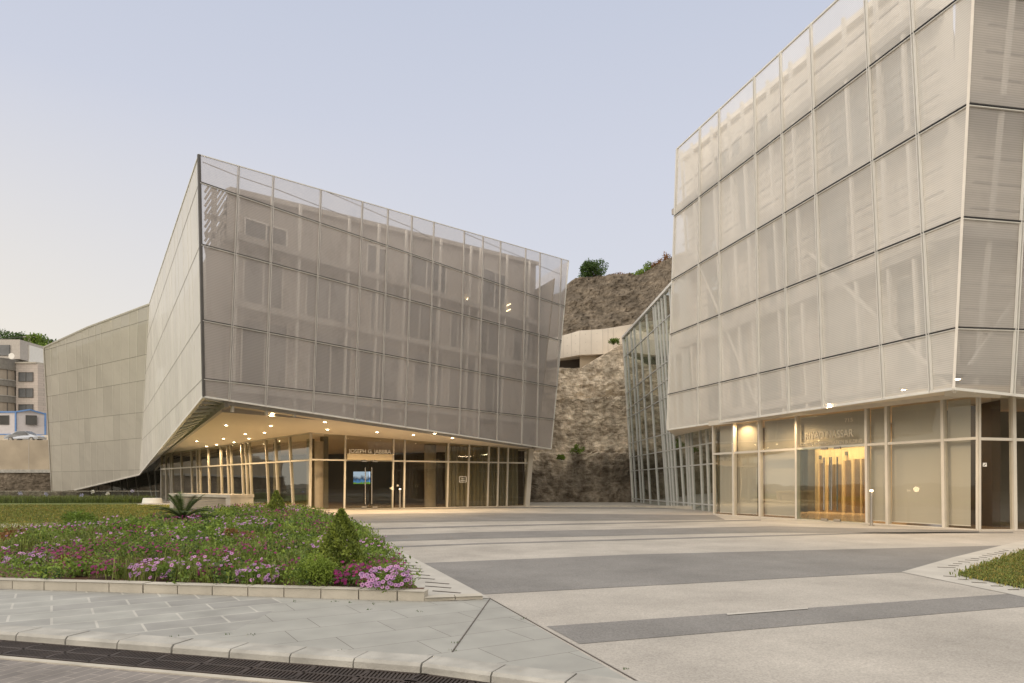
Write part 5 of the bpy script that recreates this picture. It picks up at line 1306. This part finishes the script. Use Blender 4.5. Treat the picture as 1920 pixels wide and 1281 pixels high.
# lawn blades
def lawnblades(name,poly,n,h,mats,ymax=40,umin=-40,umax=1960):
    P2=[Vector((p.x,p.y)) for p in poly]; x0=min(p.x for p in P2); x1=max(p.x for p in P2); y0=min(p.y for p in P2); y1=min(ymax,max(p.y for p in P2)); mb=MB(); k=0; tries=0
    while k<n and tries<n*12:
        tries+=1; y=y0+(y1-y0)*random.random()**1.6; x=random.uniform(x0,x1); u=960+x/y*FP
        if u<umin or u>umax or not inside(x,y,P2): continue
        tuft(mb,x,y,.02,h*(1+y/40),5,mi=random.choice([0,0,1]),spread=.05+y*.003,w_=.004+y*.0004); k+=1
    mb.build(name,mats)['kind']='stuff'
lawnblades('lawn_grass',lawnR,6000,.05,[M['grass'],M['grassdry']],ymax=22)
lawnblades('lawn_grass',lawnL,9000,.06,[M['grass'],M['grassdry']],ymax=46)
# agapanthus strip by the balustrade
hp=[Vector((g(u,v).x,g(u,v).y)) for u,v in ((-100,945),(0,945),(150,942),(262,942),(262,939),(-100,939))]
mb=MB(); 
for i in range(1300):
    t=random.random(); a=g(-60,944).lerp(g(262,943),t); x,y=a.x,a.y+random.uniform(-1.0,2.4); tuft(mb,x,y,.03,random.uniform(.4,.75),10,spread=.12,w_=.016)
mb.build('border_plants',[M['grass']])['kind']='stuff'
for i,(u,v,lb,mk) in enumerate(((38,925,'lilac agapanthus head at the left end of the glass railing','petalB'),(87,927,'lilac agapanthus head against the pale railing left of the mesh wing edge','petalB'),(174,922,'white agapanthus head, leftmost of the two white ones','white'),(202,926,'white agapanthus head right of the other white one','white'),(153,929,'low lilac agapanthus head beneath the two white ones','petalB'),(248,921,'tall lilac agapanthus head nearest the white curved bench','petalB'))):
    Y=46; q=P(u,v,Y); t=thing('agapanthus',lb,'flower',(q.x,Y,.03),0,'agapanthus flowers by the glass railing')
    MB().tube([F_(q.x,Y,.03),F_(q.x+.03,Y,q.z)],.012,5).build('stem',M['leafA'],t)
    f=MB(); clump(f,q,(.12,.12,.12),90,.06); f.build('flower_head',M[mk],t)
# glass balustrade
A=g(-200,945); B=g(300,944.5); bt=thing('glass_railing','low clear glass railing with thin steel top rail at the lawn back','railing',tuple(A.lerp(B,.6)))
n=16
for i in range(n):
    a=A.lerp(B,i/n+.002); b=A.lerp(B,(i+1)/n-.002)
    MB().face([a,b,b+zz*.92,a+zz*.92]).build('glass_pane',M['glassB'],bt)
MB().bar(A+zz*.94,B+zz*.94,.05,.05,(0,-1,0)).build('top_rail',M['steel'],bt)
# benches
bn=thing('stone_bench','long cream stone bench block with louvred front panel behind the palm','bench',tuple(g(372,962)))
Pn=Pl(g(432,962.5),(g(432,962.5)-g(345,957)),(0,0,1))
fa=g(322,956); fb=g(432,962.5); dd=(fb-fa).normalized(); tt=Vector((-dd.y,dd.x,0)); H=.95
Lb=(fb-fa).length; rzb=math.atan2(dd.y,dd.x); ce=(fa+fb)/2+tt*.55
MB().box((ce.x,ce.y,H-.08),(Lb+.3,1.3,.16),rzb).build('top_slab',M['stone'],bn)
for s in (-1,1): e=ce+dd*(Lb/2*s*.965); MB().box((e.x,e.y,H/2-.08),(Lb*.07,1.22,H-.16),rzb).build('end_block',M['stone'],bn)
MB().box((ce.x,ce.y,H/2-.1),(Lb*.92,.9,H-.2),rzb).build('core',M['slab'],bn)
mb=MB()
for k in range(9): c_=ce-tt*.5; mb.box((c_.x,c_.y,.08+k*.085),(Lb*.93,.06,.045),rzb)
mb.build('louvre_panel',M['concd'],bn)
cbn=thing('curved_bench','short white rounded concrete bench left of the long stone bench','bench',tuple(g(286,944.5)))
mb=MB(); c_=g(286,944.5); pts=[]
for z,ra in ((0,.78),(.1,.76),(.38,.70),(.42,.66)): pts.append([(c_.x+math.cos(a)*ra,c_.y+math.sin(a)*ra*.6,z) for a in np.linspace(0,2*math.pi,29)[:-1]])
for i in range(3):
    for j in range(28): mb.face([pts[i][j],pts[i][(j+1)%28],pts[i+1][(j+1)%28],pts[i+1][j]])
mb.face(pts[3]); mb.build('seat',M['white'],cbn)
# step by the glass wing
q=[g(433,949.5),g(433,962),g(565,967),g(590,957.5)]
st=MB(); st.prism([Vector((p.x,p.y,.14)) for p in up(q)],.3); st.build('step',M['stone'])['kind']='structure'
# stray leaves / weeds in the paving joints
mb=MB()
for u,v in ((628,1128),(655,1130),(690,1143),(553,1128),(430,1190),(470,1190),(857,1205),(850,1220),(785,1147),(700,1134),(735,1129),(1170,1254),(983,1160),(640,1221),(325,1195)):
    c_=g(u,v); 
    for i in range(5):
        tuft(mb,c_.x+random.gauss(0,.025),c_.y+random.gauss(0,.02),0,.02,2,spread=.01,w_=.003)
mb.build('joint_weeds',[M['leafD']])['kind']='stuff'
sc.cycles.transparent_max_bounces=24; sc.cycles.max_bounces=8
